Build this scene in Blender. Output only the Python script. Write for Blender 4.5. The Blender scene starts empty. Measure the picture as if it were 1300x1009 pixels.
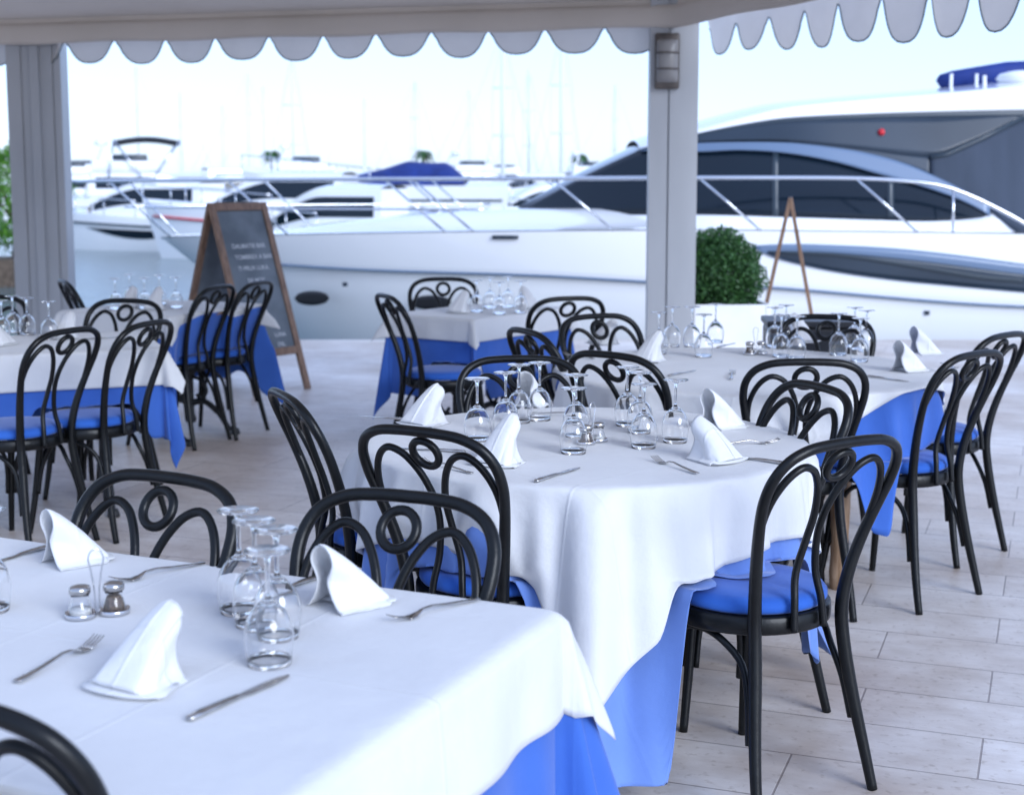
import bpy, bmesh, math, random
from mathutils import Vector, Matrix, noise
random.seed(7)
R = math.radians
sc = bpy.context.scene
col = sc.collection

# ------------------------------------------------------------------ camera
F, TH, H = 1850.0, R(7.15), 1.475
cam = bpy.data.cameras.new('camera'); cam_o = bpy.data.objects.new('camera', cam); col.objects.link(cam_o)
cam_o.location = (0, 0, H); cam_o.rotation_euler = (math.pi/2-TH, 0, 0)
cam.lens = F/1300*36; cam.shift_y = -0.0342; cam.clip_start = .05; cam.clip_end = 6000
cam.dof.use_dof = True; cam.dof.focus_distance = 3.55; cam.dof.aperture_fstop = 4.4
sc.camera = cam_o
FW = Vector((0, math.cos(TH), -math.sin(TH))); UP = Vector((0, math.sin(TH), math.cos(TH)))
def ray(px, py): return FW*F+Vector((1, 0, 0))*(px-650)+UP*(460-py)
def at(px, py, z=0.0):
    d = ray(px, py); t = (z-H)/d.z; return Vector((d.x*t, d.y*t, z))
def aty(px, py, Y):
    d = ray(px, py); t = Y/d.y; return Vector((d.x*t, Y, H+d.z*t))

# ------------------------------------------------------------------ materials
def mat(name, base, rough=.5, metal=0, **kw):
    m = bpy.data.materials.new(name); m.use_nodes = True
    p = m.node_tree.nodes['Principled BSDF']
    p.inputs['Base Color'].default_value = (*base, 1); p.inputs['Roughness'].default_value = rough
    p.inputs['Metallic'].default_value = metal
    for k, v in kw.items(): p.inputs[k.replace('_', ' ')].default_value = v
    return m
def nodes(m): return m.node_tree.nodes, m.node_tree.links, m.node_tree.nodes['Principled BSDF']
def vary(m, a, b, scale=4, detail=6, bump=0, bscale=60, obj=True, stretch=(1, 1, 1), lo=.35, hi=.65):
    n, l, p = nodes(m)
    tc = n.new('ShaderNodeTexCoord'); mp = n.new('ShaderNodeMapping'); mp.inputs['Scale'].default_value = stretch
    l.new(tc.outputs['Object'], mp.inputs[0])
    t = n.new('ShaderNodeTexNoise'); t.inputs['Scale'].default_value = scale; t.inputs['Detail'].default_value = detail
    l.new(mp.outputs[0], t.inputs[0])
    r = n.new('ShaderNodeValToRGB'); r.color_ramp.elements[0].position = lo; r.color_ramp.elements[1].position = hi
    r.color_ramp.elements[0].color = (*a, 1); r.color_ramp.elements[1].color = (*b, 1)
    l.new(t.outputs[0], r.inputs[0]); l.new(r.outputs[0], p.inputs['Base Color'])
    if bump:
        t2 = n.new('ShaderNodeTexNoise'); t2.inputs['Scale'].default_value = bscale; t2.inputs['Detail'].default_value = 4
        l.new(mp.outputs[0], t2.inputs[0])
        bp = n.new('ShaderNodeBump'); bp.inputs['Strength'].default_value = bump; bp.inputs['Distance'].default_value = .01
        l.new(t2.outputs[0], bp.inputs['Height']); l.new(bp.outputs[0], p.inputs['Normal'])
    return m
def cloth_mat(name, a, b, sheen=.25, wrinkle=.25):
    m = mat(name, a, .8); vary(m, a, b, 3, 4)
    n, l, p = nodes(m); p.inputs['Sheen Weight'].default_value = sheen; p.inputs['Sheen Roughness'].default_value = .4
    p.inputs['Specular IOR Level'].default_value = .25
    tc = n.new('ShaderNodeTexCoord')
    t = n.new('ShaderNodeTexNoise'); t.inputs['Scale'].default_value = 5; t.inputs['Detail'].default_value = 5; t.inputs['Roughness'].default_value = .55
    w = n.new('ShaderNodeTexNoise'); w.inputs['Scale'].default_value = 900
    ad = n.new('ShaderNodeMath'); ad.operation = 'MULTIPLY_ADD'; ad.inputs[1].default_value = .05
    l.new(tc.outputs['Object'], t.inputs[0]); l.new(tc.outputs['Object'], w.inputs[0])
    l.new(w.outputs[0], ad.inputs[0])
    prev = t.outputs[0]; sx = n.new('ShaderNodeSeparateXYZ'); l.new(tc.outputs['Object'], sx.inputs[0])
    for ax in range(2):
        pg = n.new('ShaderNodeMath'); pg.operation = 'PINGPONG'; pg.inputs[1].default_value = (.19, .235)[ax]; l.new(sx.outputs[ax], pg.inputs[0])
        mr = n.new('ShaderNodeMapRange'); mr.inputs['From Max'].default_value = .006; mr.inputs['To Min'].default_value = .11; mr.inputs['To Max'].default_value = 0; l.new(pg.outputs[0], mr.inputs[0])
        a2 = n.new('ShaderNodeMath'); l.new(prev, a2.inputs[0]); l.new(mr.outputs[0], a2.inputs[1]); prev = a2.outputs[0]
    l.new(prev, ad.inputs[2])
    bp = n.new('ShaderNodeBump'); bp.inputs['Strength'].default_value = wrinkle; bp.inputs['Distance'].default_value = .02
    l.new(ad.outputs[0], bp.inputs['Height']); l.new(bp.outputs[0], p.inputs['Normal'])
    return m
M = {}
M['white_cloth'] = cloth_mat('white_cloth', (.64, .64, .65), (.70, .70, .705), .25, .5)
M['napkin'] = cloth_mat('napkin_cloth', (.72, .72, .73), (.78, .78, .78), .2, .6)
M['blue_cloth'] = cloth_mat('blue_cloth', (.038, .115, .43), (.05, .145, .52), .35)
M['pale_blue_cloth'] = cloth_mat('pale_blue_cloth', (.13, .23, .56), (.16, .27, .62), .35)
M['cushion'] = cloth_mat('blue_cushion', (.025, .11, .46), (.035, .14, .53), .25, .1)
M['black'] = vary(mat('black_bentwood', (.008, .009, .010), .34, Specular_IOR_Level=.28), (.003, .0035, .004), (.007, .008, .009), 9, 5, .12, 40)
M['iron'] = vary(mat('cast_iron', (.015, .015, .016), .45), (.010, .011, .012), (.025, .025, .026), 14, 4, .2, 60)
M['steel'] = vary(mat('steel', (.52, .5, .48), .22, 1), (.40, .38, .36), (.62, .60, .58), 40, 3)
M['wire'] = mat('wire_steel', (.7, .7, .72), .2, 1)
M['glass'] = mat('clear_glass', (1, 1, 1), .0, 0, Transmission_Weight=1.0, IOR=1.45)
M['salt'] = vary(mat('salt', (.8, .8, .78), .9), (.7, .7, .68), (.85, .85, .83), 300, 2)
M['pepper'] = vary(mat('pepper', (.12, .08, .05), .9), (.06, .04, .03), (.24, .17, .12), 300, 2)
M['wood'] = vary(mat('brown_wood', (.2, .1, .05), .5), (.16, .09, .055), (.27, .16, .10), 6, 6, .15, 30, stretch=(8, 8, 1))
M['old_wood'] = vary(mat('worn_wood', (.2, .1, .05), .6), (.20, .11, .05), (.42, .28, .18), 5, 6, .3, 30, stretch=(10, 10, 1))
M['slate'] = vary(mat('chalkboard_face', (.05, .06, .07), .6), (.085, .105, .125), (.15, .175, .20), 5, 7, .05, 60)
M['chalk'] = mat('chalk', (.55, .57, .6), .9)
M['pillar'] = vary(mat('pillar_paint', (.3, .31, .33), .45), (.36, .37, .39), (.42, .43, .45), 3, 5, .04, 30, stretch=(1, 1, .3))
M['valance'] = vary(mat('valance_fabric', (.75, .72, .7), .8), (.74, .70, .67), (.82, .78, .75), 5, 4)
M['piping'] = mat('dark_piping', (.06, .10, .11), .7)
M['plastic'] = vary(mat('brown_plastic', (.10, .085, .075), .4), (.06, .05, .045), (.12, .10, .09), 8)
M['lens'] = mat('frosted_lens', (.30, .29, .29), .35, Transmission_Weight=.2)
M['gel'] = vary(mat('yacht_white', (.82, .83, .84), .12, Coat_Weight=.6, Coat_Roughness=.03), (.87, .88, .89), (.91, .91, .92), .8, 3)
M['grey_gel'] = vary(mat('yacht_grey', (.05, .07, .095), .3, Specular_IOR_Level=.35, Coat_Weight=.15), (.020, .032, .048), (.032, .048, .07), .7, 3)
M['pale_gel'] = mat('yacht_pale_grey', (.13, .19, .29), .3, Coat_Weight=.2)
M['tint'] = mat('tinted_glass', (.006, .013, .022), .06, Specular_IOR_Level=.35)
M['darkband'] = mat('dark_trim', (.03, .045, .06), .3)
M['canvas'] = vary(mat('grey_canvas', (.06, .07, .1), .8), (.030, .043, .065), (.048, .064, .095), 1.4, 4, .3, 6, stretch=(2, 1, .3))
M['blue_canvas'] = vary(mat('blue_canvas', (.01, .05, .30), .7), (.003, .018, .13), (.006, .03, .20), 3, 4, .3, 10)
M['black_canvas'] = mat('black_canvas', (.012, .014, .02), .7)
M['rail'] = mat('polished_rail', (.72, .74, .78), .12, 1)
M['red'] = mat('red_lamp', (.6, .02, .03), .3)
M['fender'] = mat('black_rubber', (.012, .013, .016), .35)
M['planter'] = vary(mat('planter_white', (.75, .75, .76), .5), (.72, .72, .73), (.80, .80, .81), 4)
M['soil'] = mat('soil', (.03, .02, .015), .95)
M['mast'] = mat('pale_mast', (.74, .77, .8), .5)
M['cream'] = mat('far_cream', (.7, .69, .66), .6)
def leaf_mat(name, a, b):
    m = mat(name, a, .5); n, l, p = nodes(m)
    g = n.new('ShaderNodeNewGeometry'); r = n.new('ShaderNodeValToRGB')
    r.color_ramp.elements[0].color = (*a, 1); r.color_ramp.elements[1].color = (*b, 1)
    l.new(g.outputs['Random Per Island'], r.inputs[0]); l.new(r.outputs[0], p.inputs['Base Color'])
    p.inputs['Transmission Weight'].default_value = 0
    t = n.new('ShaderNodeBsdfTranslucent'); l.new(r.outputs[0], t.inputs[0])
    mx = n.new('ShaderNodeMixShader'); mx.inputs[0].default_value = .3
    l.new(p.outputs[0], mx.inputs[1]); l.new(t.outputs[0], mx.inputs[2])
    l.new(mx.outputs[0], n['Material Output'].inputs[0]); return m
M['leaf'] = leaf_mat('leaf', (.018, .07, .018), (.065, .17, .045))
M['bright_leaf'] = leaf_mat('bright_leaf', (.045, .17, .012), (.15, .36, .03))
M['bark'] = vary(mat('bark', (.1, .07, .05), .9), (.07, .05, .035), (.15, .11, .08), 10)
# canopy: translucent taupe fabric
m = vary(mat('canopy_fabric', (.3, .26, .23), .8), (.62, .555, .49), (.68, .61, .545), 1.5, 4, .25, 3); n, l, p = nodes(m)
t = n.new('ShaderNodeBsdfTranslucent'); t.inputs[0].default_value = (.42, .37, .32, 1)
mx = n.new('ShaderNodeMixShader'); mx.inputs[0].default_value = .16
l.new(p.outputs[0], mx.inputs[1]); l.new(t.outputs[0], mx.inputs[2]); l.new(mx.outputs[0], n['Material Output'].inputs[0])
M['canopy'] = m
# valance lets a little light through as well
m = M['valance']; n, l, p = nodes(m)
t = n.new('ShaderNodeBsdfTranslucent'); t.inputs[0].default_value = (.72, .68, .64, 1)
mx = n.new('ShaderNodeMixShader'); mx.inputs[0].default_value = .4
l.new(p.outputs[0], mx.inputs[1]); l.new(t.outputs[0], mx.inputs[2]); l.new(mx.outputs[0], n['Material Output'].inputs[0])
# paving
def paving():
    m = mat('paving', (.5, .48, .46), .7); n, l, p = nodes(m)
    tc = n.new('ShaderNodeTexCoord'); mp = n.new('ShaderNodeMapping'); mp.inputs['Rotation'].default_value = (0, 0, R(20.5))
    mp.inputs['Location'].default_value = (.13, .06, 0)
    l.new(tc.outputs['Object'], mp.inputs[0])
    b = n.new('ShaderNodeTexBrick'); b.offset = .37; b.offset_frequency = 2; b.squash = 1.35; b.squash_frequency = 3
    b.inputs['Scale'].default_value = 1; b.inputs['Brick Width'].default_value = .92; b.inputs['Row Height'].default_value = .285
    b.inputs['Mortar Size'].default_value = .0032; b.inputs['Mortar Smooth'].default_value = .3; b.inputs['Bias'].default_value = 0
    b.inputs['Color1'].default_value = (.74, .70, .66, 1); b.inputs['Color2'].default_value = (.84, .805, .77, 1); b.inputs['Mortar'].default_value = (.42, .38, .36, 1)
    l.new(mp.outputs[0], b.inputs[0])
    big = n.new('ShaderNodeTexNoise'); big.inputs['Scale'].default_value = .9; big.inputs['Detail'].default_value = 9; big.inputs['Roughness'].default_value = .62
    l.new(tc.outputs['Object'], big.inputs[0])
    r1 = n.new('ShaderNodeValToRGB'); r1.color_ramp.elements[0].position = .38; r1.color_ramp.elements[0].color = (.70, .62, .56, 1)
    r1.color_ramp.elements[1].position = .6; r1.color_ramp.elements[1].color = (1.03, 1.02, 1.02, 1)
    l.new(big.outputs[0], r1.inputs[0])
    mu = n.new('ShaderNodeMixRGB'); mu.blend_type = 'MULTIPLY'; mu.inputs[0].default_value = 1
    l.new(b.outputs['Color'], mu.inputs[1]); l.new(r1.outputs[0], mu.inputs[2])
    # veining stretched along the rows
    mp2 = n.new('ShaderNodeMapping'); mp2.inputs['Scale'].default_value = (1.7, 4.2, 1); l.new(mp.outputs[0], mp2.inputs[0])
    ve = n.new('ShaderNodeTexNoise'); ve.inputs['Scale'].default_value = 2.8; ve.inputs['Detail'].default_value = 8; ve.inputs['Roughness'].default_value = .7
    l.new(mp2.outputs[0], ve.inputs[0])
    r2 = n.new('ShaderNodeValToRGB'); r2.color_ramp.elements[0].position = .3; r2.color_ramp.elements[0].color = (.66, .60, .55, 1)
    r2.color_ramp.elements[1].position = .62; r2.color_ramp.elements[1].color = (1.05, 1.05, 1.05, 1)
    l.new(ve.outputs[0], r2.inputs[0])
    mu2 = n.new('ShaderNodeMixRGB'); mu2.blend_type = 'MULTIPLY'; mu2.inputs[0].default_value = .5
    l.new(mu.outputs[0], mu2.inputs[1]); l.new(r2.outputs[0], mu2.inputs[2])
    sp = n.new('ShaderNodeTexNoise'); sp.inputs['Scale'].default_value = 38; sp.inputs['Detail'].default_value = 3
    l.new(tc.outputs['Object'], sp.inputs[0])
    r3 = n.new('ShaderNodeValToRGB'); r3.color_ramp.elements[0].position = .28; r3.color_ramp.elements[0].color = (.72, .68, .64, 1)
    r3.color_ramp.elements[1].position = .42; r3.color_ramp.elements[1].color = (1, 1, 1, 1)
    l.new(sp.outputs[0], r3.inputs[0])
    mu3 = n.new('ShaderNodeMixRGB'); mu3.blend_type = 'MULTIPLY'; mu3.inputs[0].default_value = .8
    l.new(mu2.outputs[0], mu3.inputs[1]); l.new(r3.outputs[0], mu3.inputs[2])
    l.new(mu3.outputs[0], p.inputs['Base Color'])
    rr = n.new('ShaderNodeMapRange'); rr.inputs['To Min'].default_value = .30; rr.inputs['To Max'].default_value = .55
    l.new(ve.outputs[0], rr.inputs[0]); l.new(rr.outputs[0], p.inputs['Roughness'])
    ad = n.new('ShaderNodeMath'); ad.operation = 'MULTIPLY_ADD'; ad.inputs[1].default_value = .35
    l.new(ve.outputs[0], ad.inputs[0]); l.new(b.outputs['Fac'], ad.inputs[2])
    inv = n.new('ShaderNodeMath'); inv.operation = 'SUBTRACT'; inv.inputs[0].default_value = 1
    l.new(b.outputs['Fac'], inv.inputs[1])
    ad2 = n.new('ShaderNodeMath'); ad2.operation = 'MULTIPLY_ADD'; ad2.inputs[1].default_value = .4
    l.new(ve.outputs[0], ad2.inputs[0]); l.new(inv.outputs[0], ad2.inputs[2])
    bp = n.new('ShaderNodeBump'); bp.inputs['Strength'].default_value = .5; bp.inputs['Distance'].default_value = .006
    l.new(ad2.outputs[0], bp.inputs['Height']); l.new(bp.outputs[0], p.inputs['Normal'])
    return m
M['paving'] = paving()
def water():
    m = mat('harbour_water', (.10, .16, .17), .06, IOR=1.33); n, l, p = nodes(m)
    tc = n.new('ShaderNodeTexCoord'); mp = n.new('ShaderNodeMapping'); mp.inputs['Scale'].default_value = (.35, 1.3, 1)
    l.new(tc.outputs['Object'], mp.inputs[0])
    t = n.new('ShaderNodeTexNoise'); t.inputs['Scale'].default_value = 2.2; t.inputs['Detail'].default_value = 5; l.new(mp.outputs[0], t.inputs[0])
    bp = n.new('ShaderNodeBump'); bp.inputs['Strength'].default_value = .6; bp.inputs['Distance'].default_value = .12
    l.new(t.outputs[0], bp.inputs['Height']); l.new(bp.outputs[0], p.inputs['Normal']); return m
M['water'] = water()
M['concrete'] = vary(mat('quay_concrete', (.4, .39, .37), .85), (.30, .29, .27), (.45, .44, .42), 2, 6, .3, 20)

# ------------------------------------------------------------------ mesh helpers
def link(name, bm, m, parent=None, smooth=True, loc=None, mats=None):
    me = bpy.data.meshes.new(name); bmesh.ops.recalc_face_normals(bm, faces=bm.faces[:]) if len(bm.faces) < 60000 else None
    bm.to_mesh(me); bm.free()
    if smooth:
        for f in me.polygons: f.use_smooth = True
    for k in (mats or [m]): me.materials.append(k)
    o = bpy.data.objects.new(name, me); col.objects.link(o)
    if parent: o.parent = parent
    if loc is not None: o.location = loc
    return o
def tag(o, label=None, cat=None, group=None, kind=None):
    if label: o['label'] = label
    if cat: o['category'] = cat
    if group: o['group'] = group
    if kind: o['kind'] = kind
    return o
def empty(name, loc=(0, 0, 0), rz=0, label=None, cat=None, group=None):
    o = bpy.data.objects.new(name, None); col.objects.link(o); o.location = loc; o.rotation_euler = (0, 0, rz)
    o.empty_display_size = .1
    return tag(o, label, cat, group)
def copy_tree(o, parent=None):
    c = o.copy(); col.objects.link(c)
    if parent: c.parent = parent
    for ch in list(o.children): copy_tree(ch, c)
    return c
def sharp(o, ang=40):
    o.data.set_sharp_from_angle(angle=R(ang)); return o
def catmull(P, n=6):
    P = [Vector(p) for p in P]; out = []
    for i in range(len(P)-1):
        a = P[max(i-1, 0)]; b = P[i]; c = P[i+1]; d = P[min(i+2, len(P)-1)]
        for k in range(n):
            t = k/n
            out.append(.5*((2*b)+(c-a)*t+(2*a-5*b+4*c-d)*t*t+(3*b-a-3*c+d)*t**3))
    out.append(P[-1].copy()); return out
def tube(bm, P, r, sides=10, closed=False, cap=True, flat=1.0):
    P = [Vector(p) for p in P]; n = len(P)
    rr = r if isinstance(r, (list, tuple)) else [r]*n
    rings = []; T0 = None; N = None
    for i in range(n):
        if closed: T = (P[(i+1) % n]-P[i-1]).normalized()
        else: T = (P[min(i+1, n-1)]-P[max(i-1, 0)]).normalized()
        if N is None:
            N = T.orthogonal().normalized()
        else:
            q = T0.rotation_difference(T); N = q @ N; N = (N-T*N.dot(T)).normalized()
        T0 = T; B = T.cross(N)
        rad = rr[int(i*(len(rr)-1)/max(n-1, 1))] if len(rr) != n else rr[i]
        rings.append([bm.verts.new(P[i]+N*math.cos(a)*rad+B*math.sin(a)*rad*flat) for a in [2*math.pi*k/sides for k in range(sides)]])
    for i in range(n if closed else n-1):
        A, C = rings[i], rings[(i+1) % n]
        for k in range(sides): bm.faces.new((A[k], A[(k+1) % sides], C[(k+1) % sides], C[k]))
    if cap and not closed:
        bm.faces.new(rings[0][::-1]); bm.faces.new(rings[-1])
    return bm
def lerp(a, b, t): return a+(b-a)*t
def lathe(bm, prof, n=32, c=(0, 0, 0), close=False):
    c = Vector(c); rings = []
    for (r, z) in prof:
        if r < 1e-6: rings.append([bm.verts.new(c+Vector((0, 0, z)))])
        else: rings.append([bm.verts.new(c+Vector((r*math.cos(2*math.pi*k/n), r*math.sin(2*math.pi*k/n), z))) for k in range(n)])
    m = len(rings)
    for i in range(m if close else m-1):
        A, B = rings[i], rings[(i+1) % m]
        for k in range(n):
            k2 = (k+1) % n
            if len(A) == 1 and len(B) == 1: continue
            if len(A) == 1: bm.faces.new((A[0], B[k2], B[k]))
            elif len(B) == 1: bm.faces.new((A[k], A[k2], B[0]))
            else: bm.faces.new((A[k], A[k2], B[k2], B[k]))
    return bm
def box(bm, c, s, M4=None, bev=0.0):
    r = bmesh.ops.create_cube(bm, size=1); v = r['verts']
    bmesh.ops.scale(bm, vec=Vector(s), verts=v)
    if bev:
        e = list({e for x in v for e in x.link_edges})
        rb = bmesh.ops.bevel(bm, geom=e, offset=bev, segments=2, profile=.5, affect='EDGES')
        v = list({x for f in rb['faces'] for x in f.verts} | {x for x in v if x.is_valid})
        # collect connected island
        seen = set(v); st = list(v)
        while st:
            x = st.pop()
            for ed in x.link_edges:
                y = ed.other_vert(x)
                if y not in seen: seen.add(y); st.append(y)
        v = list(seen)
    bmesh.ops.translate(bm, vec=Vector(c), verts=v)
    if M4 is not None: bmesh.ops.transform(bm, matrix=M4, verts=v)
    return v
def grid(bm, fn, nu, nv):
    V = [[bm.verts.new(fn(i/nu, j/nv)) for j in range(nv+1)] for i in range(nu+1)]
    for i in range(nu):
        for j in range(nv): bm.faces.new((V[i][j], V[i+1][j], V[i+1][j+1], V[i][j+1]))
    return V
def interp(xs, ys, x):
    if x <= xs[0]: return ys[0]
    for i in range(len(xs)-1):
        if x <= xs[i+1]:
            t = (x-xs[i])/(xs[i+1]-xs[i]); return ys[i]+(ys[i+1]-ys[i])*t
    return ys[-1]
def sinterp(xs, ys, x):
    # smooth (Catmull) interpolation
    if x <= xs[0]: return ys[0]
    if x >= xs[-1]: return ys[-1]
    for i in range(len(xs)-1):
        if x <= xs[i+1]:
            t = (x-xs[i])/(xs[i+1]-xs[i]); h = xs[i+1]-xs[i]
            m0 = (ys[i+1]-ys[max(i-1, 0)])/(xs[i+1]-xs[max(i-1, 0)]); m1 = (ys[min(i+2, len(ys)-1)]-ys[i])/(xs[min(i+2, len(xs)-1)]-xs[i])
            return (2*t**3-3*t*t+1)*ys[i]+(t**3-2*t*t+t)*h*m0+(-2*t**3+3*t*t)*ys[i+1]+(t**3-t*t)*h*m1
#SPLIT
# ------------------------------------------------------------------ setting
bm = bmesh.new()
EDGE = 13.45
pts = [(-60, -25), (60, -25), (60, EDGE), (-60, EDGE)]
vt = [bm.verts.new((x, y, 0)) for x, y in pts]; bm.faces.new(vt)
tag(link('ground', bm, M['paving'], smooth=False), kind='structure')
bm = bmesh.new(); box(bm, (0, EDGE/2-12.5-.01, -1.52), (120, EDGE+25-.02, 3))
tag(link('quay_wall', bm, M['concrete'], smooth=False), kind='structure')
bm = bmesh.new(); v = [bm.verts.new(p) for p in [(-4000, -30, -.9), (4000, -30, -.9), (4000, 5000, -.9), (-4000, 5000, -.9)]]; bm.faces.new(v)
tag(link('water', bm, M['water'], smooth=False), kind='structure')

# ------------------------------------------------------------------ chairs
def ylean(z):
    k = max(0, (z-.445)/(.90-.445)); return -.178-.152*k**1.7
def make_chair():
    root = empty('bistro_chair')
    # back frame: rear legs running up into the wide hoop, one bent piece
    half = [(.188, 0), (.178, .10), (.162, .22), (.147, .34), (.142, .445), (.152, .54), (.170, .63), (.190, .715), (.199, .770), (.194, .820), (.168, .859), (.120, .881), (.06, .8875)]
    P = []
    for (x, z) in half:
        y = ylean(z) if z >= .445 else -.178-.075*((.445-z)/.445)**1.4
        P.append((-x, y, z))
    P.append((0, ylean(.8885), .8885))
    P += [(-p[0], p[1], p[2]) for p in P[-2::-1]]
    Q = catmull(P, 5)
    rad = [interp([0, .30, .46, .70, .9], [.0125, .0165, .0165, .0135, .0125], q.z) for q in Q]
    bm = tube(bmesh.new(), Q, rad, 12); link('back_frame', bm, M['black'], root)
    # small ring
    bm = bmesh.new(); zc, yc = .8315, ylean(.8315); sl = Vector((0, -.47, .88)).normalized()
    tube(bm, [Vector((0, yc, zc))+Vector((1, 0, 0))*.0365*math.cos(a)+sl*.0375*math.sin(a) for a in [2*math.pi*k/28 for k in range(28)]], .0098, 10, True)
    link('back_ring', bm, M['black'], root)
    for s in (-1, 1):
        st = [(.168, .625), (.178, .69), (.174, .755), (.151, .808), (.115, .836), (.076, .826), (.047, .794), (.027, .752), (.0155, .700), (.018, .64), (.032, .56), (.043, .49), (.048, .425)]
        P = []
        for (x, z) in st:
            b = max(0, (.60-z)/.16); b = min(b, 1)
            P.append((s*x, ylean(z)+.003-.036*b*b*(3-2*b), z))
        bm = tube(bmesh.new(), catmull(P, 5), .0092, 10); link('back_strip', bm, M['black'], root)
    # seat ring + cushion
    bm = bmesh.new(); lathe(bm, [(.165, .415), (.197, .415), (.202, .420), (.203, .435), (.202, .455), (.197, .460), (.165, .458)], 48, close=True)
    link('seat_ring', bm, M['black'], root)
    bm = bmesh.new(); lathe(bm, [(0, .454), (.175, .4605), (.188, .463), (.1935, .471), (.193, .483), (.184, .494), (.165, .500), (.11, .503), (0, .504)], 48)
    link('seat_cushion', bm, M['cushion'], root)
    legs = []
    for s in (-1, 1):
        P = [(s*.135, .138, .43), (s*.142, .152, .30), (s*.153, .170, .14), (s*.168, .190, 0)]
        Q = catmull(P, 5); rad = [lerp(.0165, .0115, i/(len(Q)-1)) for i in range(len(Q))]
        bm = tube(bmesh.new(), Q, rad, 10); link('front_leg', bm, M['black'], root)
    def legp(k, z):
        if k < 2:  # rear
            s = -1 if k == 0 else 1
            return Vector((s*interp([0, .10, .22, .34, .445], [.188, .178, .162, .147, .142], z), -.178-.075*((.445-z)/.445)**1.4, z))
        s = 1 if k == 2 else -1
        t = 1-z/.43; return Vector((s*lerp(.135, .168, t), lerp(.138, .190, t), z))
    for a, b in ((1, 2), (2, 3), (3, 0)):
        A1, A2 = legp(a, .17), legp(a, .27); B1, B2 = legp(b, .17), legp(b, .27)
        mid = (legp(a, .40)+legp(b, .40))*.5; mid.z = .405
        c = Vector((0, 0, 0)); 
        def inn(p, q, k):
            d = (q-p); d.z = 0; return p+d.normalized()*k
        P = [inn(A1, B1, .022), inn(A2, B2, .024), inn(legp(a, .345), legp(b, .345), .045), inn(legp(a, .392), legp(b, .392), .09), mid,
             inn(legp(b, .392), legp(a, .392), .09), inn(legp(b, .345), legp(a, .345), .045), inn(B2, A2, .024), inn(B1, A1, .022)]
        # bow outward below the ring
        for i in (3, 4, 5):
            o = Vector((mid.x, mid.y, 0)); P[i] = P[i]+o.normalized()*.018
        bm = tube(bmesh.new(), catmull(P, 4), .0088, 8); link('leg_brace', bm, M['black'], root)
    return root
SEATS = []
chair0 = make_chair(); used = [False]
CG = 'black bentwood chairs round the tables'
def put_chair(x, y, rdeg, label):
    if not used[0]: c = chair0; used[0] = True
    else: c = copy_tree(chair0)
    c.location = (x, y, 0); c.rotation_euler = (0, 0, R(rdeg)); SEATS.append((x, y, R(rdeg)))
    tag(c, label, 'chair', CG); return c
def chair_px(px, py, rdeg, label, Y=None):
    a = R(rdeg)
    if Y is None: p = at(px, py, .9)
    else: p = aty(px, py, Y)
    off = Vector((-.350*-math.sin(a), -.350*math.cos(a), 0))
    p = p-off
    return put_chair(p.x, p.y, rdeg, label)
put_chair(-.32, 2.37, 158, 'black bentwood chair across the foreground table, beside its right front corner')
put_chair(-.84, 2.56, 151, 'black bentwood chair across the foreground table, behind the salt and pepper set')
put_chair(-.045, 3.645, -33, 'black bentwood chair tucked in at the front left of the middle round table')
put_chair(-.335, 4.09, -66, 'black bentwood chair on the left side of the middle round table, seen edge on')
put_chair(.583, 3.505, 33.5, 'black bentwood chair at the right front with its whole blue seat cushion in view')
put_chair(.575, 4.0, 112, 'small looking black bentwood chair on the far right side of the middle round table')
chair_px(659, 463, 183, 'black bentwood chair beyond the middle round table, seen through its wine glasses', Y=4.80)
put_chair(.965, 5.01, -1, 'black bentwood chair at the front of the large rear round table, back facing the camera')
put_chair(.543, 5.12, -42, 'black bentwood chair at the front left of the large rear round table')
put_chair(.34, 5.80, -64, 'black bentwood chair on the left side of the large rear round table, seen edge on')
put_chair(.52, 6.00, 209, 'black bentwood chair behind the large rear round table, left of the white pillar')
put_chair(1.25, 5.95, 160, 'black bentwood chair behind the large rear round table in front of the black box')
put_chair(1.368, 5.15, 41, 'nearer one of the two black chairs at the right of the large round table')
chair_px(1288, 422, 44, 'black bentwood chair cut by the right edge, behind another chair at the large round table')
put_chair(-2.02, 5.81, 65, 'left one of the two black chairs in front of the left hand table')
put_chair(-1.79, 6.08, 70, 'right one of the two black chairs in front of the left hand table')
chair_px(166, 392, 165, 'black bentwood chair on the far side of the left hand table, behind two other chairs', Y=7.12)
chair_px(-8, 383, 175, 'black bentwood chair at the left edge of the photo behind wine glasses', Y=7.35)
put_chair(-2.32, 8.60, -62, 'black bentwood chair in front of the foot of the left pillar')
put_chair(-1.75, 8.44, 71.5, 'black bentwood chair in front of the chalkboard sign, right one of the pair')
put_chair(-1.915, 8.13, 70.5, 'black bentwood chair in front of the chalkboard sign, left one of the pair')
chair_px(482, 373, -66, 'side on black bentwood chair at the left of the small rear centre table')
chair_px(562, 363, 186, 'black bentwood chair behind the small rear centre table', Y=8.68)
put_chair(.178, 7.53, 20, 'black bentwood chair in front of the small rear centre table, right of its blue cloth')
chair_px(-125, 884, -22, 'black bentwood chair at the bottom left corner, nearest of all the chairs')

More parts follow.
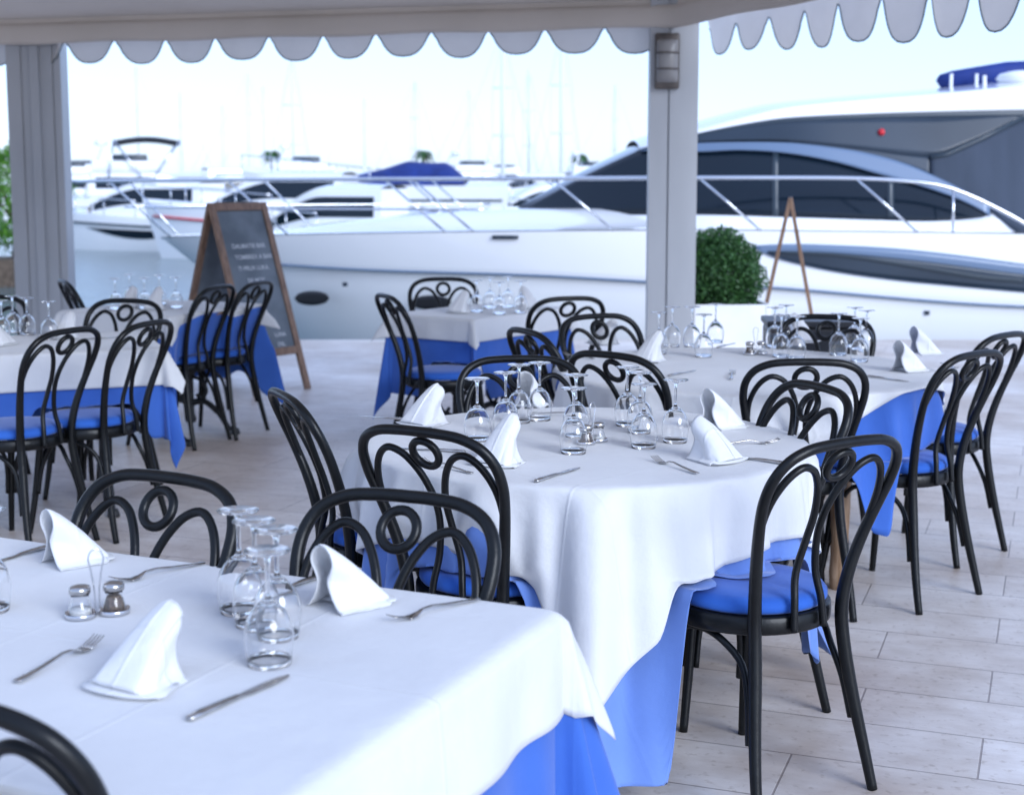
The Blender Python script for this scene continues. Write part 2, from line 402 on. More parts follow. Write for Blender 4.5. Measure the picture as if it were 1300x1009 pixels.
# ------------------------------------------------------------------ tables
TOP = .742
def leg_square(bm, x, y, m=None):
    prof = [(.030, 0), (.034, .06), (.030, .12), (.036, .30), (.034, .52), (.040, .56), (.040, .70)]
    lathe(bm, [(0, 0)]+prof+[(0, .70)], 16, (x, y, 0))
def round_table(c, Rr, rot, label, lf=.68):
    root = empty('round_table', (c.x, c.y, 0), rot, label, 'table')
    bm = bmesh.new(); lathe(bm, [(0, TOP-.025), (Rr-.004, TOP-.025), (Rr, TOP-.02), (Rr, TOP-.004), (Rr-.004, TOP), (0, TOP)], 64)
    link('tabletop', bm, M['old_wood'], root)
    for k in range(4):
        a = k*math.pi/2; bm = bmesh.new(); leg_square(bm, Rr*lf*math.cos(a), Rr*lf*math.sin(a)); link('leg', bm, M['old_wood'], root)
    bm = bmesh.new()
    lathe(bm, [(Rr*lf-.02, .66), (Rr*lf+.02, .66), (Rr*lf+.02, TOP-.0255), (Rr*lf-.02, TOP-.0255)], 48, close=True)
    link('apron', bm, M['old_wood'], root)
    return root
def pedestal(bm, x):
    lathe(bm, [(0, .05), (.03, .05), (.035, .07), (.024, .10), (.021, .30), (.032, .33), (.036, .36), (.032, .39), (.021, .42), (.021, .64), (.04, .68), (.04, TOP-.0255), (0, TOP-.0255)], 16, (x, 0, 0))
    for s in (-1, 1):
        tube(bm, catmull([(x, 0, .16), (x, s*.10, .18), (x, s*.20, .12), (x, s*.27, .04), (x, s*.32, .02)], 5), [.02, .018, .016, .014, .018], 8)
        tube(bm, catmull([(x, s*.02, .32), (x, s*.09, .30), (x, s*.12, .24), (x, s*.08, .19), (x, s*.05, .22)], 5), .010, 8)
        lathe(bm, [(0, 0), (.026, 0), (.028, .01), (.02, .035), (0, .04)], 12, (x, s*.32, 0))
def rect_table(c, hx, hy, rot, label):
    root = empty('rectangular_table', (c.x, c.y, 0), rot, label, 'table')
    bm = bmesh.new(); box(bm, (0, 0, TOP-.0125), (2*hx, 2*hy, .025), bev=.004); link('tabletop', bm, M['old_wood'], root, smooth=False)
    for s in (-1, 1):
        bm = bmesh.new(); pedestal(bm, s*(hx-.22)); link('pedestal', bm, M['iron'], root)
    bm = bmesh.new(); tube(bm, [(-(hx-.24), 0, .34), (0, 0, .36), (hx-.24, 0, .34)], .012, 8); link('cross_bar', bm, M['iron'], root)
    return root
def avoid(p, lift):
    for (sx, sy, sr) in SEATS:
        dx, dy = p.x-sx, p.y-sy
        if dx*dx+dy*dy < .25 and p.z < TOP-.003:
            ca, sa = math.cos(sr), math.sin(sr); lx, ly = dx*ca+dy*sa, -dx*sa+dy*ca
            lim = ylean(p.z)+.024+lift if p.z > .445 else -.15
            e = min(1, max(0, (.27-abs(lx))/.06))
            if -.42 < ly < lim and e > 0:
                ly = ly+(lim-ly)*e; p.x = sx+lx*ca-ly*sa; p.y = sy+lx*sa+ly*ca
        d = math.hypot(p.x-sx, p.y-sy)
        if d < .30 and p.z < .511+lift:
            w_ = min(1, max(0, (.30-d)/.085)); w_ = w_*w_*(3-2*w_)
            zt = .511+lift+.010*noise.noise(Vector((p.x*14, p.y*14, 3)))
            p.z = p.z+(zt-p.z)*w_
    return p
def fold(th, seed, n1):
    return (.55*math.sin(n1*th+seed*1.7+.9*math.sin(3*th+seed))+.30*math.sin((n1*1.63)*th+seed*2.9+.7*math.sin(2*th-seed))+.15*math.sin(n1*2.7*th+seed))
def settle(o, c, rot):
    mw = Matrix.Translation((c.x, c.y, TOP)) @ Matrix.Rotation(rot, 4, 'Z'); o.data.transform(mw.inverted()); o.matrix_world = mw
def cloth_round(name, c, Rr, ch, rot, shift, m, label, seed, z0, maxh=9, flare=.07, amp=.040, n1=11, out=0.0, N=130, lobe0=0.0, world_shift=Vector((0, 0))):
    bm = bmesh.new()
    def fn(u, v):
        a, b = (2*u-1)*ch, (2*v-1)*ch
        # slightly rounded corners
        x = a*math.cos(rot)-b*math.sin(rot)+world_shift.x; y = a*math.sin(rot)+b*math.cos(rot)+world_shift.y
        r = math.hypot(x, y); th = math.atan2(y, x)
        if r > Rr+maxh: x *= (Rr+maxh)/r; y *= (Rr+maxh)/r; r = Rr+maxh
        d = r-Rr
        if d <= 0:
            w = .0012*noise.noise(Vector((x*5, y*5, seed)))
            return Vector((c.x+x, c.y+y, z0+w))
        nx, ny = x/r, y/r
        cr = min(abs((math.degrees(th-rot)-45-90*k+180) % 360-180) for k in range(4))
        ramp = min(1, d/.10); ramp = ramp*ramp*(3-2*ramp)
        f = fold(th, seed, n1)
        o = out*min(1, d/.015)+.010*min(1, d/.02)+d*flare+amp*math.sqrt(min(d, .5)/.2)*ramp*(f+.25)+max(0, d-lobe0)*.22*math.exp(-(cr/13)**2)
        o = max(o, out*min(1, d/.015)+.006*min(1, d/.02)+.01*ramp)
        drop = math.sqrt(max(d*d-o*o*.8, (d*.6)**2))
        # soft shoulder
        sh = .016; drop = drop-sh*(1-math.exp(-d/sh))*.6
        tw = .05*ramp*d*math.cos(n1*th*.7+seed)
        px, py = nx*(Rr+o)-ny*tw, ny*(Rr+o)+nx*tw
        p = Vector((c.x+px, c.y+py, z0-drop))
        if p.z < .012: p.z = .012+.004*noise.noise(Vector((px*9, py*9, 1)))
        return avoid(p, out*.5+(.004 if out > 0 else 0))
    grid(bm, fn, N, N)
    o = link(name, bm, m); settle(o, c, rot); sd = o.modifiers.new('thickness', 'SOLIDIFY'); sd.thickness = .0018; sd.offset = 0
    return tag(o, label, 'tablecloth')
def cloth_rect(name, c, hx, hy, rot, ox, oy, m, label, seed, z0, amp=.012, alpha=24, out=0.0, n=9.0, N=(120, 100), gx=0, gy=0, nosag=False):
    """ox, oy: overhang on x sides and y sides; gx, gy shift the cloth on the table"""
    bm = bmesh.new(); ca, sa = math.cos(rot), math.sin(rot)
    CX, CY = hx+ox, hy+oy
    def fn(u, v):
        x, y = (2*u-1)*CX+gx, (2*v-1)*CY+gy
        qx, qy = max(-hx, min(hx, x)), max(-hy, min(hy, y)); ex, ey = x-qx, y-qy
        d = math.hypot(ex, ey)
        if d < 1e-6: 
            lx, ly, z = x, y, z0+.0010*noise.noise(Vector((x*4, y*4, seed)))
        else:
            ramp = min(1, d/.12); ramp = ramp*ramp*(3-2*ramp)
            if abs(ex) > 1e-6 and abs(ey) > 1e-6:
                ph = math.atan2(abs(ey), abs(ex)); al = R(alpha)*math.sin(2*ph)**.8*(.75+.25*ramp)
                hxn = Vector((math.copysign(math.cos(ph), ex), math.copysign(math.sin(ph), ey)))
                # waves in the gathered corner
                al += R(5)*math.sin(ph*6+seed)*math.sin(2*ph)
                o = d*math.sin(al)+.006
                w = math.sin(2*ph)
                base = out*min(1, d/.015)+.006*min(1, d/.02)+amp*ramp*(1-w)*(fold(0, seed, 1)*.0+.3)
                lx = qx+hxn.x*(o+base); ly = qy+hxn.y*(o+base); z = z0-d*math.cos(al)*(1-.06*w)
            else:
                s = (y if abs(ex) > 1e-6 else x)*n/2.2+(5 if abs(ex) > 1e-6 else 0)+(2 if ex+ey > 0 else 0)
                lim = (hy-abs(y)) if abs(ex) > 1e-6 else (hx-abs(x)); e2 = min(1, lim/.10)
                o = out*min(1, d/.015)+.006*min(1, d/.02)+amp*ramp*(e2*(fold(s, seed, 2.2)+.35)+(1-e2)*.3)+d*.05*e2
                lx = qx+math.copysign(o, ex) if abs(ex) > 1e-6 else qx
                ly = qy+math.copysign(o, ey) if abs(ey) > 1e-6 else qy
                sh = .012; z = z0-math.sqrt(max(d*d-o*o*.5, (.7*d)**2))+sh*(1-math.exp(-d/sh))*.6
        p = Vector((c.x+lx*ca-ly*sa, c.y+lx*sa+ly*ca, z))
        if p.z < .01: p.z = .01
        return avoid(p, out*.5+(.004 if out > 0 else 0))
    grid(bm, fn, *N)
    o = link(name, bm, m); settle(o, c, rot); sd = o.modifiers.new('thickness', 'SOLIDIFY'); sd.thickness = .0018; sd.offset = 0
    return tag(o, label, 'tablecloth')
ZB, ZW = TOP+.0025, TOP+.0065; ZT = ZW+.0015      # blue cloth, white cloth, things on top

# T1 foreground table
cor = at(700, 775, ZW); fl = at(0, 683, ZW)
u1 = (fl-cor).normalized(); v1 = Vector((-u1.y, u1.x, 0))      # u: along the far edge to the left; v: toward the camera
if v1.y > 0: v1 = -v1
HX1, HY1 = .72, .46
c1 = cor+u1*HX1+v1*HY1; rot1 = math.atan2(u1.y, u1.x)
rect_table(c1, HX1, HY1, rot1, 'rectangular table in the foreground laid with a wrinkle free white cloth')
cloth_rect('blue_tablecloth', c1, HX1, HY1, rot1, .42, .42, M['blue_cloth'], 'blue under cloth peeping out below the white cloth of the foreground table', 1.3, ZB, .012, 17)
cloth_rect('white_tablecloth', c1, HX1, HY1, rot1, .185, .215, M['white_cloth'], 'white cloth on the foreground rectangular table', 1.3, ZW, .012, 20, out=.014)
# T2 middle round table
c2 = Vector((.205, 4.03, 0)); R2 = .59
round_table(c2, R2, R(45), 'round table in the middle of the photo, in sharp focus', .36)
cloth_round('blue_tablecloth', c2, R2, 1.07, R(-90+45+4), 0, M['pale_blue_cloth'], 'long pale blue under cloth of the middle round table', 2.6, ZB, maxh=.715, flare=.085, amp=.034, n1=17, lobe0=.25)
cloth_round('white_tablecloth', c2, R2, .785, R(-90+45+2), 0, M['white_cloth'], 'white cloth on the middle round table with a pointed corner hanging to the front', 2.6, ZW, flare=.10, amp=.034, n1=17, out=.018)
# T3 rear round table
c3 = Vector((.90, 5.60, 0)); R3 = .70
round_table(c3, R3, R(33), 'large round table at the rear right with worn wooden legs', .75)
cloth_round('blue_tablecloth', c3, R3, .90, R(-62+45), 0, M['blue_cloth'], 'blue under cloth of the large rear round table, its tip hanging at the right', 3.7, ZB, maxh=.60, flare=.08, amp=.032, n1=13, lobe0=.2)
cloth_round('white_tablecloth', c3, R3, .80, R(-88+45), 0, M['white_cloth'], 'white cloth on the large rear round table', 3.7, ZW, flare=.08, amp=.030, n1=13, out=.020, world_shift=Vector((-.13, -.04)))
# T4 small rear centre table
def rect_from(near, left, right, HX, HY):
    u = (right-near); u.z = 0; u.normalize(); v = Vector((-u.y, u.x, 0))
    return near+u*HX+v*HY, math.atan2(u.y, u.x)
n4 = at(600, 405, ZW); c4, rot4 = rect_from(n4, None, at(737, 387, ZW), .45, .275)
rect_table(c4, .45, .275, rot4, 'small table at the rear centre standing close to the yacht')
cloth_rect('blue_tablecloth', c4, .45, .275, rot4, .44, .44, M['blue_cloth'], 'blue under cloth of the small rear centre table', 2.9, ZB, .010, 4)
cloth_rect('white_tablecloth', c4, .45, .275, rot4, .13, .13, M['white_cloth'], 'white cloth on the small rear centre table, shaded on its left face', 2.9, ZW, .012, 24, out=.014)
# T5 left rear table
n5 = at(214, 401, ZW); c5, rot5 = rect_from(n5, None, at(336, 385, ZW), .43, .37)
rect_table(c5, .43, .37, rot5, 'table at the rear left in front of the chalkboard sign')
cloth_rect('blue_tablecloth', c5, .43, .37, rot5, .47, .47, M['blue_cloth'], 'blue under cloth of the rear left table, its corner falling beside the chalkboard', 4.4, ZB, .012, 8)
cloth_rect('white_tablecloth', c5, .43, .37, rot5, .13, .13, M['white_cloth'], 'white cloth on the rear left table before the chalkboard sign', 4.4, ZW, .012, 24, out=.014)
# T6 left table
n6 = at(205, 441, ZW); u6 = Vector((-.93, -.37, 0)).normalized(); v6 = Vector((u6.y, -u6.x, 0))
if v6.y < 0: v6 = -v6
c6 = n6+u6*.62+v6*.38; rot6 = math.atan2(-u6.y, -u6.x)
rect_table(c6, .62, .38, rot6, 'rectangular table at the left edge behind a pair of chairs')
cloth_rect('blue_tablecloth', c6, .62, .38, rot6, .40, .40, M['blue_cloth'], 'blue under cloth of the left hand table, its tip hanging at the right end', 5.4, ZB, .012, 8)
cloth_rect('white_tablecloth', c6, .62, .38, rot6, .15, .17, M['white_cloth'], 'white cloth on the left hand table behind the pair of chairs', 5.4, ZW, .012, 26, out=.014)

# ------------------------------------------------------------------ glasses, standing upside down
def make_glass():
    root = empty('wine_glass')
    t = .0011
    outer = [(.0330, 0), (.0352, .012), (.0372, .028), (.0380, .042), (.0368, .056), (.0330, .070), (.0262, .082), (.0165, .092), (.0080, .0985), (.0045, .103)]
    inner = [(0, .0955), (.006, .0948), (.0157, .0904), (.0254, .0804), (.0322, .0687), (.0360, .0555), (.0373, .042), (.0365, .028), (.0346, .012), (.0325, .0003)]
    bm = bmesh.new(); lathe(bm, outer+[(0.0, .103)], 40); bm.free()
    bm = bmesh.new(); lathe(bm, inner+outer+[(0, .103)], 40); link('bowl', bm, M['glass'], root)
    bm = bmesh.new(); lathe(bm, [(0, .1032), (.0043, .1032), (.0036, .112), (.0034, .130), (.0036, .150), (.0050, .163), (.0085, .1690), (0, .1690)], 20); link('stem', bm, M['glass'], root)
    bm = bmesh.new(); lathe(bm, [(0, .1692), (.009, .1692), (.020, .1722), (.0345, .1738), (.0352, .1748), (.0345, .1758), (0, .1760)], 40); link('foot', bm, M['glass'], root)
    return root
glass0 = make_glass(); gused = [False]
GG = 'upturned wine glasses on the tables'
def glass(px, py, label):
    g = glass0 if not gused[0] else copy_tree(glass0); gused[0] = True
    p = at(px, py, ZT); g.location = p; g.rotation_euler = (0, 0, random.random()*6)
    tag(g, label, 'glass', GG)
for px, py, s in [(342, 842, 'nearest upturned wine glass of the foreground cluster'), (353, 808, 'upturned wine glass just behind the nearest one on the foreground table'),
                  (325, 793, 'upturned wine glass of the foreground cluster, third from the front'), (305, 776, 'upturned wine glass at the back left of the foreground cluster'),
                  (-14, 775, 'upturned wine glass cut off by the left edge on the foreground table'),
                  (606, 559, 'leftmost upturned wine glass on the middle round table'), (642, 549, 'upturned wine glass behind the tall front napkin of the middle round table'),
                  (659, 536, 'wine glass before the small rolled napkin on the middle round table'), (685, 533, 'upturned wine glass, rightmost of the left cluster on the middle round table'),
                  (731, 553, 'rear one of the two lined up wine glasses beside the pepper jar'), (728, 575, 'front one of the two lined up wine glasses beside the pepper jar'),
                  (796, 540, 'upturned wine glass at the rear left of the right cluster on the middle round table'), (812, 549, 'upturned wine glass in the middle of the right cluster on the middle round table'),
                  (817, 568, 'frontmost wine glass of the right cluster on the middle round table'), (857, 561, 'upturned wine glass standing alone between the right cluster and the folded napkins'),
                  (836, 449, 'leftmost wine glass on the large rear table, against the pillar'), (853, 440, 'second wine glass from the left on the large rear table, against the pillar'),
                  (878, 440, 'wine glass in front of the right edge of the pillar'), (893, 453, 'frontmost wine glass of the left cluster on the large rear table'), (908, 435, 'wine glass in front of the white planter'),
                  (997, 437, 'rear right wine glass of the cluster before the black box'), (983, 441, 'rear left wine glass of the cluster before the black box'), (991, 453, 'front left wine glass of the cluster before the black box'), (1011, 456, 'front right wine glass of the cluster before the black box'),
                  (1064, 451, 'left wine glass of the rightmost cluster on the large rear table'), (1084, 441, 'rear wine glass of the rightmost cluster on the large rear table'), (1099, 446, 'right wine glass of the rightmost cluster on the large rear table'), (1091, 459, 'front wine glass of the rightmost cluster on the large rear table'),
                  (605, 396, 'leftmost wine glass on the small rear centre table'), (622, 391, 'second wine glass from the left on the small rear centre table'), (634, 399, 'frontmost wine glass on the small rear centre table'), (645, 390, 'fourth wine glass from the left on the small rear centre table'), (661, 397, 'rightmost wine glass on the small rear centre table'),
                  (147, 393, 'leftmost wine glass on the rear left table'), (165, 386, 'second wine glass from the left on the rear left table'), (184, 392, 'third wine glass from the left on the rear left table'), (203, 387, 'fourth wine glass from the left on the rear left table'), (224, 391, 'wine glass on the rear left table next to the chalkboard edge'),
                  (3, 429, 'wine glass cut off by the left edge on the left hand table'), (17, 422, 'wine glass second from the left edge on the left hand table'), (35, 425, 'third wine glass from the left on the left hand table'), (63, 431, 'rightmost wine glass on the left hand table')]:
    glass(px, py, s)

# ------------------------------------------------------------------ napkins
def make_napkin(kind, seed):
    rnd = random.Random(seed)
    L = .108; bm = bmesh.new(); k1, k2, k3 = rnd.uniform(-1, 1), rnd.uniform(-1, 1), rnd.uniform(.92, 1.08)
    def sec(t):
        Hh = .112*k3*(1-t**1.2)+.012
        r = lerp(.027, .050, t); nk = lerp(.014+.004*k1, .050, min(1, t*1.5)); w = lerp(.038, .062, t)
        L0 = [(-w-.012, .001), (-w, .006), (-lerp(w*.6, w, t), .22*Hh), (-nk, .48*Hh), (-r*.98, .74*Hh), (-r*.72, .92*Hh), (0, Hh)]
        P = L0+[(-a*lerp(1.05, 1, t), b) for a, b in L0[-2::-1]]
        return P, Hh
    nt, ns = 22, 44
    rows = []
    for i in range(nt+1):
        t = i/nt; P, Hh = sec(t)
        C = catmull([(0, a, b) for a, b in P], 6)
        row = []
        for j in range(ns+1):
            q = C[int(j*(len(C)-1)/ns)]; s = j/ns*2-1
            x = L*t**.9-.006*(q.z/.12)*(1-t)+.012*k2*s*(1-t)+.010*math.cos(s*3)*t
            wob = .0016*noise.noise(Vector((q.y*60, t*5, seed)))
            row.append(bm.verts.new((x-L*.45, q.y+wob, max(.001, q.z+wob))))
        rows.append(row)
    for i in range(nt):
        for j in range(ns): bm.faces.new((rows[i][j], rows[i+1][j], rows[i+1][j+1], rows[i][j+1]))
    jf = int(ns*(.58+.08*k1)); lay = []
    for i in range(nt+1):
        row = []
        for j in range(jf+1):
            a = rows[i][max(j-1, 0)].co; b = rows[i][min(j+1, ns)].co; q = rows[i][j].co
            nn = Vector((0, -(b.z-a.z), b.y-a.y)); nn = nn.normalized() if nn.length > 1e-6 else Vector((0, 0, 1))
            row.append(bm.verts.new(q+nn*(.0034 if j < jf else .0020)+Vector((.002 if i == nt else -.0015 if i == 0 else 0, 0, 0))))
        lay.append(row)
    for i in range(nt):
        for j in range(jf): bm.faces.new((lay[i][j], lay[i+1][j], lay[i+1][j+1], lay[i][j+1]))
    # folded layers lying under the tail
    for kk in range(3):
        zz = .0015+.0028*kk; a0 = R(-30+24*kk+10*k1); pts = []
        for q in range(25):
            a = -math.pi/2+math.pi*q/24
            rr = .060+.008*kk
            pts.append(Vector((L*.42+.028*math.cos(a)+.006*kk, rr*math.sin(a), zz)))
        rt = Matrix.Rotation(a0*.35, 4, 'Z')
        A = [bm.verts.new(rt @ p) for p in pts]; B = [bm.verts.new(rt @ Vector((-L*.05, p.y*.75, zz*.6))) for p in pts]
        for q in range(24): bm.faces.new((A[q], A[q+1], B[q+1], B[q]))
    o = link('folded_napkin', bm, M['napkin']); sd = o.modifiers.new('thickness', 'SOLIDIFY'); sd.thickness = .0017; sd.offset = 1
    return o
NG = 'folded white napkins on the tables'
def napkin(px, py, rdeg, label, s=1.0, seed=1):
    o = make_napkin(0, seed); p = at(px, py, ZT); o.location = p; o.rotation_euler = (0, 0, R(rdeg)); o.scale = (s, s, s)
    tag(o, label, 'napkin', NG)
for i, a in enumerate([(88, 714, 52, 'rolled white napkin open to the left at the far left of the foreground table'),
          (187, 866, -122, 'tall white napkin nearest the camera on the foreground table, hem to the front'),
          (436, 768, 50, 'rolled white napkin with a wide open loop beside the fork on the foreground table'),
          (541, 538, -130, 'white napkin at the rear left of the middle round table, behind the chair back'),
          (637, 588, -122, 'tall white napkin in front of the left glasses on the middle round table'),
          (670, 515, 80, 'small rolled white napkin behind the left glasses on the middle round table'),
          (912, 543, 40, 'rolled white napkin open to the left at the rear right of the middle round table'),
          (906, 584, -48, 'white napkin nearest the fork at the right of the middle round table'),
          (768, 437, -145, 'white napkin on the left of the large rear table, behind the chair back'),
          (826, 458, -130, 'white napkin leaning beside the left glasses of the large rear table'),
          (1016, 434, -70, 'white napkin in front of the black box on the large rear table'),
          (1150, 471, 38, 'front one of the two napkins at the right end of the large rear table'),
          (1170, 450, 30, 'rear one of the two napkins at the right end of the large rear table'),
          (585, 397, -120, 'white napkin on the left of the small rear centre table'),
          (670, 391, -60, 'white napkin right of the glasses on the small rear centre table'),
          (167, 390, -90, 'grey shaded napkin between glasses on the rear left table'),
          (198, 393, -100, 'grey shaded napkin at the front of the rear left table'),
          (-2, 438, -20, 'shaded napkin cut off by the left edge on the left hand table'),
          (86, 429, -90, 'shaded napkin at the right of the glasses on the left hand table')]):
    napkin(a[0], a[1], a[2], a[3], s=.93 if i else .86, seed=i+1)

# ------------------------------------------------------------------ cutlery
def strip(bm, S):
    """S: list of (x, halfwidth, z, thickness)"""
    rows = []
    for (x, w, z, t) in S:
        rows.append([bm.verts.new((x, -w, z)), bm.verts.new((x, -w*.6, z+t*.5)), bm.verts.new((x, w*.6, z+t*.5)), bm.verts.new((x, w, z)), bm.verts.new((x, w*.6, z-t*.5)), bm.verts.new((x, -w*.6, z-t*.5))])
    for a, b in zip(rows, rows[1:]):
        for k in range(6): bm.faces.new((a[k], a[(k+1) % 6], b[(k+1) % 6], b[k]))
    bm.faces.new(rows[0][::-1]); bm.faces.new(rows[-1])
def make_fork():
    bm = bmesh.new()
    strip(bm, [(-.098, .004, .004, .002), (-.095, .0082, .004, .0026), (-.07, .0075, .005, .003), (-.03, .0045, .008, .0036), (.01, .0032, .0125, .0036), (.03, .0036, .011, .003), (.042, .008, .006, .0022), (.050, .0115, .0035, .0020), (.060, .0125, .0030, .0018), (.066, .0122, .0036, .0018)])
    for k in range(4):
        y = -.0093+.0062*k
        v0 = len(bm.verts); rows = []
        for (x, w, z) in [(.064, .0021, .0036), (.075, .0019, .0056), (.090, .0016, .010), (.101, .0008, .0145)]:
            rows.append([bm.verts.new((x, y-w, z)), bm.verts.new((x, y, z+.0009)), bm.verts.new((x, y+w, z)), bm.verts.new((x, y, z-.0009))])
        for a, b in zip(rows, rows[1:]):
            for q in range(4): bm.faces.new((a[q], a[(q+1) % 4], b[(q+1) % 4], b[q]))
        bm.faces.new(rows[0][::-1]); bm.faces.new(rows[-1])
    return link('fork', bm, M['steel'])
def make_knife():
    bm = bmesh.new()
    strip(bm, [(-.106, .003, .0045, .003), (-.103, .0075, .0045, .006), (-.08, .0085, .005, .007), (-.03, .0068, .005, .006), (-.005, .0055, .0045, .005), (.005, .007, .0035, .003), (.02, .0095, .003, .0018), (.07, .0098, .0028, .0014), (.092, .0075, .0026, .0012), (.104, .0035, .0024, .001), (.108, .0008, .0024, .0006)])
    return link('knife', bm, M['steel'])
fork0, knife0 = make_fork(), make_knife(); cu = {'fork': False, 'knife': False}
def cutlery(kind, tail, tip, label):
    src = fork0 if kind == 'fork' else knife0
    if cu[kind]: o = src.copy(); col.objects.link(o)
    else: o = src; cu[kind] = True
    a, b = at(*tail, ZT), at(*tip, ZT); mid = (a+b)/2
    o.location = mid; o.rotation_euler = (0, 0, math.atan2(b.y-a.y, b.x-a.x)); tag(o, label, kind, kind+'s laid on the tables' if kind == 'fork' else 'knives laid on the tables')
cutlery('fork', (20, 868), (125, 817), 'steel fork left of the nearest napkin on the foreground table')
cutlery('fork', (251, 718), (153, 740), 'steel fork by the far edge of the foreground table, handle to the right')
cutlery('fork', (596, 765), (510, 788), 'steel fork near the right front corner of the foreground table')
cutlery('knife', (250, 911), (356, 863), 'steel knife at the bottom of the photo on the foreground table')
cutlery('knife', (400, 736), (342, 755), 'steel knife between the glasses and the looped napkin of the foreground table')
cutlery('knife', (68, 694), (-20, 718), 'steel knife left of the rolled napkin at the far left of the foreground table')
cutlery('knife', (682, 612), (734, 595), 'steel knife alone at the front of the middle round table')
cutlery('fork', (898, 606), (820, 582), 'steel fork in front of the right napkin on the middle round table')
cutlery('knife', (990, 589), (925, 579), 'steel knife right of the front right napkin on the middle round table')
cutlery('fork', (905, 566), (985, 563), 'steel fork at the far right edge of the middle round table')
cutlery('knife', (575, 574), (515, 570), 'steel knife left of the glasses on the middle round table')
cutlery('fork', (590, 600), (545, 590), 'steel fork under the tall front napkin of the middle round table')
cutlery('knife', (503, 533), (480, 531), 'steel knife at the far left rim of the middle round table')
cutlery('fork', (700, 527), (722, 529), 'steel fork at the far rim of the middle round table')
cutlery('fork', (927, 487), (931, 470), 'steel fork standing out at the front rim of the large rear table')
cutlery('knife', (846, 479), (886, 470), 'steel knife at the front left of the large rear table')
cutlery('knife', (1105, 479), (1140, 483), 'steel knife in front of the napkin pair on the large rear table')
cutlery('fork', (1195, 462), (1215, 470), 'steel fork right of the napkin pair on the large rear table')
cutlery('knife', (915, 441), (930, 437), 'steel knife in front of the white planter on the large rear table')
cutlery('knife', (118, 431), (142, 429), 'steel knife behind the pair of chairs on the left hand table')
cutlery('fork', (745, 455), (725, 452), 'steel fork at the left rim of the large rear table')

# ------------------------------------------------------------------ salt and pepper sets
def make_caddy():
    root = empty('condiment_caddy')
    for s in (-1, 1):
        bm = bmesh.new(); lathe(bm, [(0, .0012), (.0255, .0012), (.0262, .006), (.0265, .0095), (.0258, .0095), (.0252, .004), (0, .003)], 28, (s*.0275, 0, 0)); link('tray', bm, M['wire'], root)
    bm = bmesh.new(); P = catmull([(-.003, 0, .004), (-.0045, 0, .05), (-.010, 0, .085), (-.0125, 0, .098), (-.008, 0, .110), (0, 0, .1135), (.008, 0, .110), (.0125, 0, .098), (.010, 0, .085), (.0045, 0, .05), (.003, 0, .004)], 5)
    tube(bm, P, .0014, 8); link('handle', bm, M['wire'], root); return root
def make_shaker(kind):
    root = empty(kind+'_shaker')
    prof = [(.0195, .0), (.0205, .004), (.0200, .012), (.0165, .022), (.0140, .028), (.0145, .034), (.0165, .040)]
    bm = bmesh.new(); inn = [(r-.0012, max(z, .0015)) for r, z in prof]
    lathe(bm, [(0, 0)]+prof+inn[::-1]+[(0, .0015)], 28); link('jar', bm, M['glass'], root)
    top = .030 if kind == 'pepper' else .020
    bm = bmesh.new(); inn2 = [(r-.0014, z+.0003) for r, z in inn if z <= top]; lathe(bm, [(0, .002)]+inn2+[(0, inn2[-1][1]+.001)], 24); link(kind+'_fill', bm, M[kind], root)
    bm = bmesh.new(); lathe(bm, [(.0172, .0385), (.0178, .0390), (.0180, .046), (.0160, .0500), (.008, .0522), (0, .0525)], 28); link('lid', bm, M['steel'], root); return root
ca0, sa0, pe0 = make_caddy(), make_shaker('salt'), make_shaker('pepper'); first = [True]
def condiment(px, py, rdeg, where, order=1):
    p = at(px, py, ZT)
    for src, dx, lab, cat in ((ca0, 0, 'looped wire caddy holding salt and pepper ', 'caddy'), (sa0, -.0275*order, 'small glass salt shaker in the caddy ', 'salt shaker'), (pe0, .0275*order, 'small glass pepper shaker in the caddy ', 'pepper shaker')):
        o = src if first[0] else copy_tree(src)
        a = R(rdeg); o.location = (p.x+dx*math.cos(a), p.y+dx*math.sin(a), p.z+(.0035 if dx else 0)); o.rotation_euler = (0, 0, a)
        tag(o, lab+where, cat, cat+'s on the tables')
    first[0] = False
condiment(124, 781, 24, 'on the foreground table')
condiment(752, 562, 50, 'on the middle round table', -1)
condiment(959, 450, 20, 'on the large rear round table', -1)
#SPLIT
# ------------------------------------------------------------------ awning, pillars, lamp
root = empty('awning', (1.04, 9.5, 0), 0, 'taupe fabric awning with a scalloped edge over the terrace', 'awning')
Pc = Vector((1.05, 9.42)); dl = Vector((-3.41, .88)).normalized(); dr = Vector((.394, -.919)).normalized()
BZ = 2.425
def local(v): return Vector((v[0]-1.04, v[1]-9.5, v[2]))
def wave(p, k): return .012*math.sin(p*5.2+k)+.006*math.sin(p*13+k)
Lp = [Pc+dl*s for s in [9-.15*i for i in range(61)]]+[Pc+dr*s for s in [.15*i for i in range(1, 42)]]
